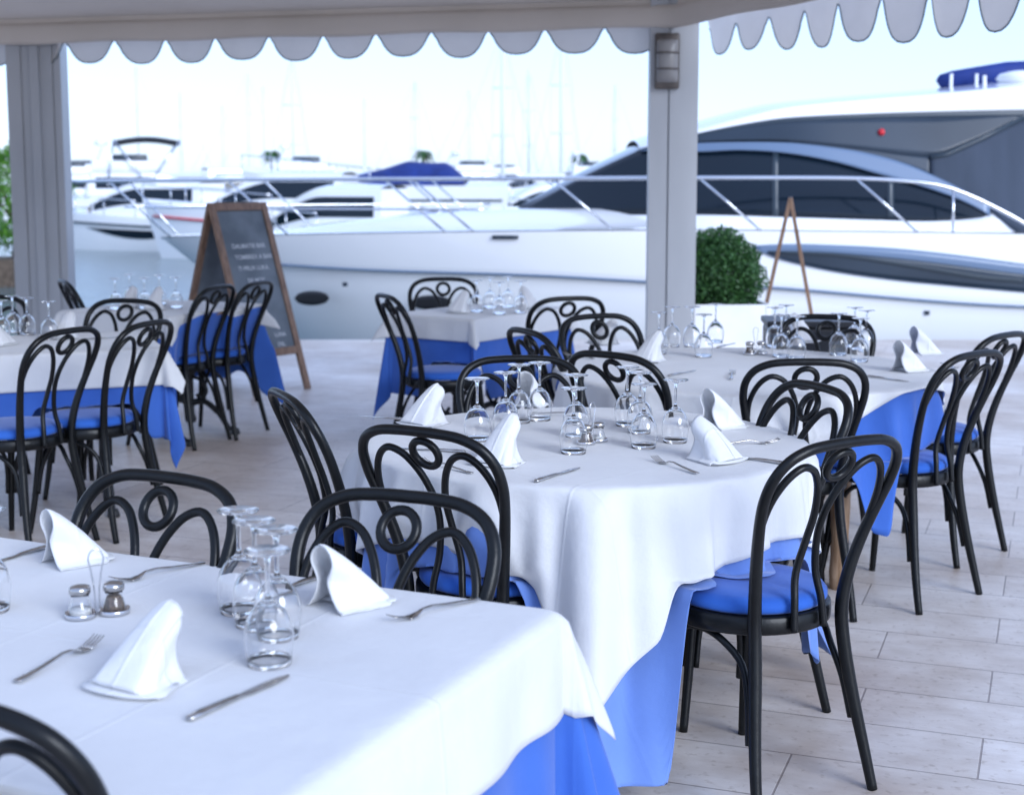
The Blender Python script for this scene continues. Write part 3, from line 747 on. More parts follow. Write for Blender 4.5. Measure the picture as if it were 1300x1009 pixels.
# roof underside with a fabric lip that runs down over the edge beam
cen = Vector((-1.5, 1.0))
bm = bmesh.new(); rows = []
for i, p in enumerate(Lp):
    row = []; inn = (cen-p).normalized()
    for j, (s, z) in enumerate([(-.13, 2.66), (-.02, 2.585), (.09, 2.56), (.115, 2.53), (.105, 2.45), (.10, BZ), (.085, BZ-.003), (.07, BZ), (.06, 2.52), (.055, 2.60)]):
        q = p+inn*s*1.1
        row.append(bm.verts.new(local((q.x, q.y, z+(.006*math.sin(i*.8) if 2 < j < 8 else 0)))))
    rows.append(row)
for a, b in zip(rows, rows[1:]):
    for k in range(len(a)-1): bm.faces.new((a[k], a[k+1], b[k+1], b[k]))
link('edge_lip', bm, M['canopy'], root)
bm = bmesh.new(); rows = []
for i, p in enumerate(Lp):
    row = []; 
    for t in [0, .02, .05, .1, .2, .35, .55, .8, 1.0]:
        q = p+(Vector((min(p.x, 3.9), 2.7))-p)*t
        z = 2.60+.52*t**.9+.02*math.sin(i*.55+.5)*math.sin(math.pi*min(1, t*3))
        row.append(bm.verts.new(local((q.x, q.y, z))))
    rows.append(row)
for a, b in zip(rows, rows[1:]):
    for k in range(8): bm.faces.new((a[k], a[k+1], b[k+1], b[k]))
link('canopy', bm, M['canopy'], root)
# valance with scallops: profile over one pitch: shoulder, deep rounded tongue, narrow notch
def scallop(u):   # u in 0..1 from notch to notch -> drop 0..1
    pr = [(0, 0), (.035, .0), (.05, .14), (.095, .19), (.11, .34), (.15, .52), (.20, .69), (.28, .87), (.38, .97), (.5, 1.0), (.62, .98), (.72, .90), (.80, .75), (.87, .54), (.91, .36), (.935, .20), (.965, .15), (.98, 0), (1, 0)]
    return interp([a for a, b in pr], [b for a, b in pr], u)
def valance(start, d, pitch, n, ztop, znotch, ztip, nrm, seed, z2=None):
    bm = bmesh.new(); pp = bmesh.new(); rows = []; edge = []
    for i in range(n*26+1):
        s = i/26; u = s % 1.0; f = s/n
        zt = lerp(ztip, z2 if z2 else ztip, f)
        z = znotch-(znotch-zt)*scallop(u)*(1+.05*math.sin(int(s)*2.3+seed))
        sway = .016*math.sin(s*2.1+seed)+.010*math.sin(s*5.3+seed)
        row = []
        for j in range(7):
            t = j/6; zz = lerp(ztop, z, t)
            q = start+d*(s*pitch)+nrm*(sway*t*t)
            row.append(bm.verts.new(local((q.x, q.y, zz))))
        edge.append(row[-1].co.copy()); rows.append(row)
    for a, b in zip(rows, rows[1:]):
        for k in range(6): bm.faces.new((a[k], a[k+1], b[k+1], b[k]))
    v = link('valance', bm, M['valance'], root)
    tube(pp, edge, .0045, 6); link('piping', pp, M['piping'], v)
nl = Vector((-dl.y, dl.x)); nl = nl if nl.y > 0 else -nl
nr = Vector((-dr.y, dr.x)); nr = nr if nr.x > 0 else -nr
pl0 = aty(731, 73, 9.70); pitchL = .392
tipL = Vector((pl0.x, pl0.y))
sL = tipL-dl*(pitchL*1.5)                      # start notch to the right of the pillar side tip
valance(sL+dl*0, dl, pitchL, 22, 2.64, 2.45, 2.29, nl, 1)
pr0 = aty(954, 65, 9.35); sR = Vector((pr0.x, pr0.y))-dr*(.372*1.5)
valance(sR, dr, .372, 14, 2.64, 2.465, 2.30, nr, 2, z2=2.08)
def pillar(x, y, rot, w, label, prof):
    root = empty('pillar', (x, y, 0), rot, label, 'pillar')
    bm = bmesh.new()
    rings = [[bm.verts.new((a*w, b*w, z)) for a, b in prof] for z in (0.0, 2.60)]
    n = len(prof)
    for k in range(n): bm.faces.new((rings[0][k], rings[0][(k+1) % n], rings[1][(k+1) % n], rings[1][k]))
    bm.faces.new(rings[0][::-1]); bm.faces.new(rings[1])
    link('shaft', bm, M['pillar'], root, smooth=False)
    bm = bmesh.new(); box(bm, (0, 0, .06), (w*1.16, w*1.16, .12), bev=.008); link('plinth', bm, M['pillar'], root, smooth=False)
    return root
h = .5
PA = [(-h, -h), (-.13, -h), (-.13, -h+.05), (-.09, -h+.05), (-.09, -h), (h-.10, -h), (h-.10, -h+.04), (h, -h+.04), (h, h), (-h, h)]
PB = [(-h, -h), (-.24, -h), (-.24, -h+.03), (-.20, -h+.03), (-.20, -h), (-.06, -h), (-.06, -h-.07), (.10, -h-.07), (.10, -h), (.34, -h), (.34, -h+.03), (.38, -h+.03), (.38, -h), (h, -h), (h, h), (-h, h)]
pm = aty(853, 200, 9.50); pillar(pm.x, pm.y, R(-3), .305, 'pale grey pillar in the middle carrying a bulkhead lamp', PA)
plf = aty(52, 200, 10.80); pillar(plf.x, plf.y, R(9), .375, 'darker grey pillar at the left with a raised strip down its face', PB)
# bulkhead lamp on the middle pillar
lp = aty(847, 78, 9.50-.175); root = empty('bulkhead_lamp', lp, R(-3), 'brown bulkhead lamp fixed high on the middle pillar', 'lamp')
bm = bmesh.new(); box(bm, (0, 0, 0), (.155, .04, .345), bev=.012); link('housing', bm, M['plastic'], root)
bm = bmesh.new()
grid(bm, lambda u, v: Vector((.068*math.sin((u-.5)*math.pi), -.015-.055*math.cos((u-.5)*math.pi)*math.sin(math.pi*min(1, max(0, v)))**.35, -.135+.27*v)), 16, 16)
link('lens', bm, M['lens'], root)
for dz in (-.05, .05):
    bm = bmesh.new(); tube(bm, [Vector((.073*math.sin((u-.5)*math.pi), -.018-.060*math.cos((u-.5)*math.pi), dz)) for u in [k/14 for k in range(15)]], .005, 6); link('guard_bar', bm, M['plastic'], root)

# ------------------------------------------------------------------ chalkboard signs
def sign(fl_, fr_, lean_dir, lean, hh, label, text=True):
    """fl_, fr_ : left and right front feet"""
    w = (fr_-fl_); wl = w.length; wd = w.normalized()
    root = empty('chalkboard_sign', (fl_+fr_)/2, 0, label, 'chalkboard sign')
    o0 = (fl_+fr_)/2
    for side in (0, 1):
        base = Vector((0, 0, 0)) if side == 0 else lean_dir*(2*lean)
        topv = lean_dir*lean*(1 if side == 0 else 1); up = (lean_dir*lean*(1 if side == 0 else -1)+Vector((0, 0, hh)))
        ul = up.length; ud = up.normalized(); nd = wd.cross(ud).normalized(); nd = nd if nd.dot(lean_dir)*(1 if side == 0 else -1) < 0 else -nd
        Mx = Matrix((( wd.x, nd.x, ud.x, base.x), (wd.y, nd.y, ud.y, base.y), (wd.z, nd.z, ud.z, base.z), (0, 0, 0, 1)))
        for s in (-1, 1):
            bm = bmesh.new(); box(bm, (s*(wl/2-.025), 0, ul/2), (.05, .028, ul), Mx, .003); link('leg', bm, M['wood'], root, smooth=False)
        for zz in (ul-.028, .29):
            bm = bmesh.new(); box(bm, (0, .0, zz), (wl-.104, .026, .055), Mx, .003); link('rail', bm, M['wood'], root, smooth=False)
        bm = bmesh.new(); box(bm, (0, -.003, (ul-.056+.318)/2), (wl-.102, .010, ul-.056-.318-.002), Mx); pn = link('board', bm, M['slate'], root, smooth=False)
        if side == 0 and text:
            for body, x, z, sz in [('DALMATIE BAR', -.145, ul-.33, .045), ('TOMBREX A BAR', -.14, ul-.41, .045), ('TI PRUX LUKA.', -.135, ul-.49, .043), ('DE MOY', -.075, ul-.58, .043), ('MENU', -.11, ul-.83, .05), ('LUNA', .05, ul-.98, .04), ('DEL', .06, ul-1.05, .04)]:
                cu_ = bpy.data.curves.new('chalk_writing', 'FONT'); cu_.body = body; cu_.size = sz; cu_.extrude = .0004; cu_.offset = .0006
                to = bpy.data.objects.new('tmp', cu_); col.objects.link(to)
                dg = bpy.context.evaluated_depsgraph_get(); me = bpy.data.meshes.new_from_object(to.evaluated_get(dg))
                bpy.data.objects.remove(to)
                fm = Mx @ Matrix.Translation((x, 0, z)) @ Matrix(((1, 0, 0, 0), (0, 0, -1, -.0095 if nd.dot(lean_dir) < 0 else .0), (0, 1, 0, 0), (0, 0, 0, 1)))
                # text must face along +nd (outward): mirror safe placement
                fm = Mx @ Matrix(((1, 0, 0, x), (0, 0, 1, .0032), (0, 1, 0, z), (0, 0, 0, 1)))
                me.transform(fm); me.materials.append(M['chalk'])
                t = bpy.data.objects.new('chalk_writing', me); col.objects.link(t); t.parent = pn
    bm = bmesh.new(); a = -wd*(wl/2-.07); 
    tp = lean_dir*lean+Vector((0, 0, hh))
    tube(bm, [tp+a, tp-a], .008, 8); link('hinge_rod', bm, M['iron'], root)
fl_, fr_ = at(323, 504), at(394, 493)
w_ = (fr_-fl_).normalized(); ld = Vector((-w_.y, w_.x, 0))
sign(fl_, fr_, ld, .43, 1.31, 'wooden A frame chalkboard sign with faded chalk writing, facing the tables at the left')
fc = Vector((2.07, 10.9, 0)); vd = Vector((fc.x, fc.y, 0)).normalized(); ld2 = Vector((-vd.y, vd.x, 0))
sign(fc-ld2*.27-vd*.26, fc-ld2*.27+vd*.26, ld2, .27, 1.34, 'wooden A frame sign seen edge on beside the planted bush', text=False)

# ------------------------------------------------------------------ planter with bush, far tree, black box
def leaves(bm, n, size, fn, rnd):
    for _ in range(n):
        c, nr_ = fn(rnd)
        a = Vector((rnd.gauss(0, 1), rnd.gauss(0, 1), rnd.gauss(0, 1))).normalized(); a = (a+nr_*.4).normalized()
        b = a.orthogonal().normalized(); b = (Matrix.Rotation(rnd.random()*6.28, 3, a) @ b); cc = a.cross(b)
        s = size*rnd.uniform(.6, 1.3)
        v = [bm.verts.new(c+b*s), bm.verts.new(c+cc*s*.45+b*.2*s), bm.verts.new(c-b*s*.9), bm.verts.new(c-cc*s*.45+b*.2*s)]
        bm.faces.new(v)
pc = aty(908, 420, 10.35); pw = .33
root = empty('planter', (pc.x, pc.y, 0), R(2), 'white square planter box behind the middle pillar', 'planter')
bm = bmesh.new(); box(bm, (0, 0, .03), (pw*2-.06, pw*2-.06, .06)); link('foot', bm, M['planter'], root, smooth=False)
bm = bmesh.new()
for s in (-1, 1):
    box(bm, (s*(pw-.02), 0, .34), (.04, pw*2, .56), bev=.006); box(bm, (0, s*(pw-.02), .34), (pw*2-.082, .038, .555), bev=.004)
box(bm, (0, 0, .5), (pw*2-.09, pw*2-.09, .02)); link('box', bm, M['planter'], root, smooth=False)
bush = empty('round_bush', (pc.x+.0, pc.y, .51), 0, 'round clipped green bush growing in the white planter', 'bush')
rnd = random.Random(3)
def bushf(r):
    while True:
        d = Vector((r.gauss(0, 1), r.gauss(0, 1), r.gauss(0, 1))).normalized()
        lump = 1+.16*noise.noise(d*2.3+Vector((4, 1, 2)))+.10*noise.noise(d*5.5)
        k = r.uniform(.25, 1.0)**.5; p = d*.335*lump*k; p.z = p.z*1.0+.285
        if p.z > 0.01: return p, d
bm = bmesh.new(); leaves(bm, 19000, .017, bushf, rnd); link('foliage', bm, M['leaf'], bush, smooth=False)
bm = bmesh.new(); tube(bm, [(0, 0, 0), (.01, 0, .15), (0, .01, .35)], [.03, .025, .015], 8)
for k in range(6):
    a = k*1.05; tube(bm, [(0, 0, .12), (.10*math.cos(a), .10*math.sin(a), .25), (.2*math.cos(a), .2*math.sin(a), .36)], [.015, .01, .006], 6)
link('stem', bm, M['bark'], bush)
# black storage box behind the rear chair
pb = aty(1027, 420, 6.95); root = empty('storage_box', (pb.x, pb.y, 0), R(-4), 'black box standing behind the chair at the back of the large round table', 'box')
bt = aty(1034, 405, 6.95).z
bm = bmesh.new(); box(bm, (0, 0, (bt-.03)/2), (.41, .30, bt-.03), bev=.015); link('body', bm, M['fender'], root, smooth=False)
bm = bmesh.new(); box(bm, (0, 0, bt-.0125), (.43, .32, .03), bev=.008); link('lid', bm, M['fender'], root, smooth=False)

# far pier with tree at the left
bm = bmesh.new(); box(bm, (-27.6, 33.2, -.75), (33, 1.7, .9)); tag(link('pier', bm, M['bark'], smooth=False), kind='structure')
tr = empty('broad_tree', (-11.3, 33.3, -.31), 0, 'bright green leafy tree at the left edge across the water', 'tree')
bm = bmesh.new(); tube(bm, catmull([(0, 0, 0), (.05, 0, .5), (0, .1, 1.0), (.1, 0, 1.6)], 4), [.12, .10, .08, .05], 8)
for k in range(7):
    a = k*.9; tube(bm, [(0, 0, .5+.1*k), (.5*math.cos(a), .5*math.sin(a), 1.0+.1*k), (.9*math.cos(a), .9*math.sin(a), 1.4+.08*k)], [.05, .03, .015], 6)
link('trunk', bm, M['bark'], tr)
def treef(r):
    d = Vector((r.gauss(0, 1), r.gauss(0, 1), r.gauss(0, 1))).normalized()
    lump = 1+.28*noise.noise(d*2.0+Vector((1, 7, 2)))+.15*noise.noise(d*5)
    p = d*lump*r.uniform(.6, 1)**.6; return Vector((p.x*1.25, p.y*1.2, p.z*1.25+1.42)), d
bm = bmesh.new(); leaves(bm, 9000, .055, treef, random.Random(5)); link('crown', bm, M['bright_leaf'], tr, smooth=False)
#SPLIT
# ------------------------------------------------------------------ big yacht moored along the quay
YC = 16.1
yb = empty('motor_yacht', (3.0, YC, 0), 0, 'large white motor yacht with dark windows moored right along the quay', 'yacht')
OFF = Vector((3.0, YC, 0))
def yl(p): return Vector(p)-OFF
XB = aty(205, 310, YC).x          # bow tip
XE = 12.5
def halfb(X, k=1.0):              # half breadth at deck
    t = max(0, min(1, (X-XB)/7.5)); return 2.05*(1-(1-t)**2.0)**.75*k+.02
def sheer(X): return sinterp([-5, -2.5, 0, 2.2, 4.5, 7, 12.5], [.80, .90, .965, .985, .96, .93, .90], X)
def chine(X):                      # height of the pale blue line
    return sinterp([-5, -2.2, 0, 1.4, 2.5, 5.0, 12], [.70, .565, .53, .47, .43, .25, .10], X)
# hull sides: stations along X, rows from sheer to keel
secs = [(0, 0, 1.0), (.25, .01, 1.0), (.5, .03, .99), (.97, .055, .975), (1.03, .09, .955)]
def hull_pt(X, v, side):
    b = halfb(X); zs, zc = sheer(X), chine(X); zk = -1.0
    if v <= .45:
        t = v/.45; z = lerp(zs, zc, t); w = b*(1-.02*t)-.02*t
        w = w if t < 1 else w
    else:
        t = (v-.45)/.55; z = lerp(zc-.015, zk, t); w = (b*.98-.05)*(1-.16*t**1.4)
    stem = 1.6*max(0, (zs-z))**1.0*.85   # raked stem
    tt = max(0, 1-(X-XB)/7.5)
    Xs = X+stem*tt**1.2*.9
    return yl((Xs, YC+side*max(w, .012), z))
nX = 70
bm = bmesh.new()
for side in (-1, 1):
    grid(bm, lambda u, v: hull_pt(XB+(XE-XB)*u**1.25, v, side), nX, 26)
bmesh.ops.remove_doubles(bm, verts=bm.verts[:], dist=.03)
link('hull', bm, M['gel'], yb)
for side in (-1, 1):
    bm = bmesh.new(); tube(bm, [hull_pt(XB+.25+(XE-XB-.3)*(k/60)**1.25, .45, side)+Vector((0, side*.006, 0)) for k in range(61)], .013, 6); link('rubbing_strake', bm, M['pale_gel'], yb)
# deck with raised foredeck
def coach(X):
    # centreline height of the raised foredeck
    return sinterp([XB, aty(300, 300, YC).x, aty(353, 292, YC).x, aty(450, 280, YC).x, aty(560, 269, YC).x, aty(650, 264, YC).x, 4, 12.5], [.82, .88, aty(353, 292, YC).z, aty(450, 280, YC).z, aty(560, 269, YC).z, aty(650, 264, YC).z, 1.20, 1.15], X)
bm = bmesh.new()
def deckp(u, v):
    X = XB+(XE-XB)*u**1.25; s = 2*v-1; b = halfb(X)
    z = sheer(X)+.01; r = abs(s)
    k = 1-min(1, max(0, (r-.45)/.42)); k = k*k*(3-2*k)
    z = z+(coach(X)-z)*k+.03*(1-r*r)*0
    return yl((X, YC+s*b, z))
grid(bm, deckp, nX, 28); link('deck', bm, M['gel'], yb)
# side strips of the superstructure, defined by curves measured at the near side
def yside(X, z):
    xs0 = aty(655, 272, 14.4).x; t = max(0, min(1, 1-(X-xs0)/3.2))
    return 14.32+.30*max(0, z-1.0)+1.75*t**2.4
def side_pt(px, py):
    Y = 14.5
    for _ in range(8):
        p = aty(px, py, Y); Y = .5*Y+.5*yside(p.x, p.z)
    return aty(px, py, Y)
def side_strip(name, m, top, bot, nrm=0.0, nu=60, nv=6, th=.02, both=True, lab=None):
    tx = [a for a, b in top]; ty = [b for a, b in top]; bx = [a for a, b in bot]; by = [b for a, b in bot]
    x0, x1 = max(tx[0], bx[0]), min(tx[-1], bx[-1]); out = None
    for side in ((-1, 1) if both else (-1,)):
        bm = bmesh.new()
        def fn(u, v):
            px = lerp(x0, x1, u); py = lerp(sinterp(tx, ty, px), sinterp(bx, by, px), v)
            p = side_pt(px, py); p.y -= nrm
            if side > 0: p.y = 2*YC-p.y
            return yl(p)
        grid(bm, fn, nu, nv)
        o = link(name, bm, m, yb); sd = o.modifiers.new('thickness', 'SOLIDIFY'); sd.thickness = th; sd.offset = 0
        if lab: o['label'] = lab
    return o
roof_top = [(812, 188), (840, 178), (884, 166), (950, 148), (1000, 137), (1100, 127), (1200, 119), (1300, 109), (1420, 100), (1600, 96)]
roof_bot = [(812, 190), (840, 181), (884, 170), (950, 157), (1000, 150), (1100, 145), (1200, 142), (1300, 140), (1420, 139), (1600, 140)]
side_strip('roof_edge', M['gel'], roof_top, roof_bot, .02)
dk_bot = [(812, 190.5), (840, 182), (884, 173), (950, 161), (1000, 155), (1100, 150), (1200, 148), (1300, 147), (1420, 148), (1600, 150)]
side_strip('trim_line', M['darkband'], roof_bot, dk_bot, .01)
band_bot = [(812, 191), (840, 186), (884, 181), (950, 179), (1000, 180), (1050, 185), (1100, 191), (1150, 197), (1185, 199), (1200, 196), (1240, 178), (1300, 148), (1320, 149)]
side_strip('hardtop_side', M['grey_gel'], [(a, b) for a, b in dk_bot if a < 1300]+[(1320, 147.5)], band_bot, .012)
arch_bot = [(812, 192), (840, 190), (884, 193), (940, 191), (1000, 195), (1060, 206), (1110, 220), (1150, 231), (1200, 247), (1235, 262), (1255, 274)]
arch_top = [(812, 191.2), (840, 187), (884, 182.5), (950, 181), (1000, 182), (1050, 187), (1100, 195), (1150, 209), (1200, 231), (1240, 252), (1255, 262)]
side_strip('window_arch', M['pale_gel'], arch_top, arch_bot, .03)
up_bot = [(1000, 182.2), (1050, 187.2), (1100, 195.2), (1150, 209.2), (1180, 222)]
side_strip('quarter_panel', M['grey_gel'], [(1000, 180.2), (1050, 185.2), (1100, 191.2), (1150, 197.2), (1180, 199.2)], up_bot, .008)
win_bot = [(655, 273), (700, 273), (800, 273), (900, 273), (1000, 276), (1100, 279), (1180, 281), (1250, 276), (1256, 275)]
win_top = [(655, 272), (690, 252), (738, 226), (790, 201), (812, 192.5), (840, 191), (884, 194), (940, 192), (1000, 196), (1060, 207), (1110, 221), (1150, 232), (1200, 248), (1235, 263), (1256, 274.5)]
side_strip('side_window', M['tint'], win_top, win_bot, .0, 110, 8)
for px in (984, 1130):
    side_strip('window_mullion', M['darkband'], [(px-4, 190+0*px), (px+4, 190)] if False else [(px-4, sinterp([a for a, b in win_top], [b for a, b in win_top], px-4)), (px+4, sinterp([a for a, b in win_top], [b for a, b in win_top], px+4))],
               [(px-4, 275), (px+4, 275)], .012, 2, 6, .012)
can_top = [(1181, 199.5), (1200, 197), (1240, 179), (1300, 149), (1400, 149), (1550, 151)]
can_bot = [(1181, 228), (1200, 235), (1240, 255), (1300, 300), (1400, 320), (1550, 325)]
side_strip('cockpit_canvas', M['canvas'], can_top, can_bot, .025, 60, 12)
bm = bmesh.new(); tube(bm, [yl(side_pt(px, py)+Vector((0, -.04, 0))) for px, py in [(1180, 200), (1200, 196.5), (1240, 178.5), (1300, 148.5)]], .022, 6); link('canvas_edge', bm, M['darkband'], yb)
# coaming / bulwark: white wall below the windows
wall_bot = [(655, 296), (800, 296), (1000, 300), (1160, 306), (1300, 318), (1600, 330)]
wall_top = [(655, 273.5), (800, 273.5), (900, 273.5), (1000, 276.5), (1100, 279.5), (1180, 281.5), (1245, 277), (1262, 271), (1278, 273), (1288, 290), (1298, 312), (1305, 317), (1600, 329)]
side_strip('bulwark', M['gel'], wall_top, wall_bot, .0, 120, 5, .03)
# roof skin and windscreen front: across between the sides
def across(name, m, curve, dz, x0, x1, nu=50):
    cx = [a for a, b in curve]; cy = [b for a, b in curve]; bm = bmesh.new()
    def fn(u, v):
        px = lerp(x0, x1, u); p = side_pt(px, sinterp(cx, cy, px)); s = 2*v-1
        Y = lerp(p.y, 2*YC-p.y, v); return yl((p.x, Y, p.z+dz*(1-s*s)))
    grid(bm, fn, nu, 14); return link(name, bm, m, yb)
across('roof', M['gel'], roof_top, .10, 812, 1600)
across('windscreen', M['tint'], [(655, 272), (690, 252), (738, 226), (790, 201), (812, 190)], .06, 656, 812, 24)
# nav light, hull window, ports
p = side_pt(1118, 168); bm = bmesh.new(); bmesh.ops.create_uvsphere(bm, u_segments=12, v_segments=8, radius=.035, matrix=Matrix.Translation(yl(p+Vector((0, -.035, 0))))); link('navigation_light', bm, M['red'], yb)
def hull_panel(name, m, top, bot, off=.012, nu=50, nv=5):
    tx = [a for a, b in top]; ty = [b for a, b in top]; bx = [a for a, b in bot]; by = [b for a, b in bot]; bm = bmesh.new()
    def fn(u, v):
        px = lerp(max(tx[0], bx[0]), min(tx[-1], bx[-1]), u); py = lerp(sinterp(tx, ty, px), sinterp(bx, by, px), v); Y = 14.1
        for _ in range(8):
            q = aty(px, py, Y); b = halfb(q.x); zs, zc = sheer(q.x), chine(q.x)
            if q.z > zc: t = (zs-q.z)/(zs-zc); w = b*(1-.02*t)-.02*t
            else: t = (zc-q.z)/(zc+1.0); w = (b*.98-.05)*(1-.16*t**1.4)
            Y = .5*Y+.5*(YC-w)
        q = aty(px, py, Y-off); return yl(q)
    grid(bm, fn, nu, nv); o = link(name, bm, m, yb); sd = o.modifiers.new('thickness', 'SOLIDIFY'); sd.thickness = .012; sd.offset = 0; return o
hull_panel('hull_window', M['pale_gel'], [(955, 312), (1000, 310), (1050, 311), (1130, 315), (1200, 322), (1300, 335), (1420, 350), (1600, 372)], [(955, 313), (970, 322), (1000, 332), (1060, 345), (1130, 355), (1200, 362), (1300, 371), (1420, 380), (1600, 393)])
hull_panel('hull_window_glass', M['grey_gel'], [(975, 319), (1000, 319), (1060, 321), (1130, 327), (1200, 335), (1300, 348), (1600, 380)], [(975, 322), (1000, 330), (1060, 343), (1130, 353), (1200, 360), (1300, 369), (1600, 391)], .026)
hull_panel('hull_window_trim', M['darkband'], [(990, 319), (1060, 322), (1130, 331), (1200, 342), (1250, 350), (1300, 354)], [(990, 321), (1060, 325), (1130, 335), (1200, 347), (1250, 355), (1300, 359)], .040)
hull_panel('deck_slot', M['grey_gel'], [(625, 299), (658, 299)], [(625, 303.5), (658, 303.5)], .014, 4, 2)
for (cx_, cy_, rx, ry) in ((396, 378.5, 22, 9), (547, 384, 26, 9)):
    hull_panel('oval_port', M['fender'], [(cx_-rx+2*rx*k/12, cy_-ry*math.sqrt(max(0, 1-(2*k/12-1)**2))-.1) for k in range(13)], [(cx_-rx+2*rx*k/12, cy_+ry*math.sqrt(max(0, 1-(2*k/12-1)**2))+.1) for k in range(13)], .02, 24, 4)
for (cx_, cy_) in ((438, 361), (1177, 397)):
    hull_panel('drain_port', M['grey_gel'], [(cx_-3, cy_-2.5), (cx_+3, cy_-2.5)], [(cx_-3, cy_+2.5), (cx_+3, cy_+2.5)], .014, 3, 3)
# guard rail
def rail_z(X): return sinterp([-7, -3, 0, 3, aty(1150, 230, 14.1).x, aty(1210, 240, 14.1).x, aty(1300, 283, 14.1).x, aty(1345, 310, 14.1).x], [1.43, 1.47, 1.482, 1.49, aty(1150, 230, 14.1).z, aty(1210, 240, 14.1).z, aty(1300, 283, 14.1).z, aty(1345, 315, 14.1).z], X)
def rail_w(X): return halfb(max(XB, X+.55))*.985 if X > XB-1 else .3
for side in (-1, 1):
    bm = bmesh.new(); pts_ = []
    x0 = XB-.95
    for k in range(80):
        X = lerp(x0, aty(1345, 310, 14.1).x, (k/79)**1.2); w = max(.0, halfb(X+.9)*.97 if X+.9 > XB else .02)
        pts_.append(yl((X, YC+side*w, rail_z(X))))
    tube(bm, pts_, .020, 8); link('guard_rail', bm, M['rail'], yb)
    for bx_ in (XB+.15, XB+1.55, XB+3.2, aty(600, 295, 14.2).x, aty(780, 295, 14.1).x, aty(967, 297, 14.05).x, aty(1165, 305, 14.05).x):
        tx_ = bx_-.60
        w0 = halfb(bx_)*.985; w1 = halfb(tx_+.9)*.97
        bm = bmesh.new(); tube(bm, [yl((bx_, YC+side*w0, sheer(bx_))), yl((tx_, YC+side*w1, rail_z(tx_)))], .013, 6); link('stanchion', bm, M['rail'], yb)
    bx_ = aty(1210, 300, 14.05).x
    bm = bmesh.new(); tube(bm, [yl((bx_, YC+side*halfb(bx_)*.985, sheer(bx_))), yl((bx_, YC+side*halfb(bx_+.9)*.97, rail_z(bx_)))], .013, 6); link('stanchion', bm, M['rail'], yb)
# intermediate rail near the bow
for side in (-1, 1):
    bm = bmesh.new(); tube(bm, [yl((lerp(XB-.35, XB+3.6, k/30), YC+side*halfb(lerp(XB-.35, XB+3.6, k/30)+.45)*.975, 1.18)) for k in range(31)], .011, 6); link('middle_rail', bm, M['rail'], yb)
# blue canvas roll and radar dome on the roof
p0, p1 = aty(1200, 108, 16.0), aty(1330, 100, 16.0)
bm = bmesh.new(); tube(bm, [yl(aty(1191, 99, 16)), yl(aty(1205, 106, 16)), yl(aty(1240, 103, 16)), yl(aty(1275, 98, 16)), yl(aty(1320, 96, 16)), yl(aty(1400, 95, 16))], [.03, .10, .115, .12, .12, .12], 12, flat=1.6); link('rolled_canvas', bm, M['blue_canvas'], yb)
for px in (1208, 1240):
    bm = bmesh.new(); tube(bm, [yl(aty(px, 94, 15.75)), yl(aty(px-1, 120, 15.75))], .018, 6); link('canvas_strap', bm, M['gel'], yb)
bm = bmesh.new(); q = aty(1296, 104, 15.4); lathe(bm, [(0, -.14), (.10, -.14), (.08, -.05), (.20, -.02), (.26, .03), (.22, .08), (.10, .11), (0, .115)], 24, yl(q)); link('radar_dome', bm, M['gel'], yb)
for sx in (1250, 1330):
    bm = bmesh.new(); tube(bm, [yl(aty(sx, 128, 15.4)), yl(aty(sx, 96, 15.4))], .02, 6); link('roof_post', bm, M['gel'], yb)

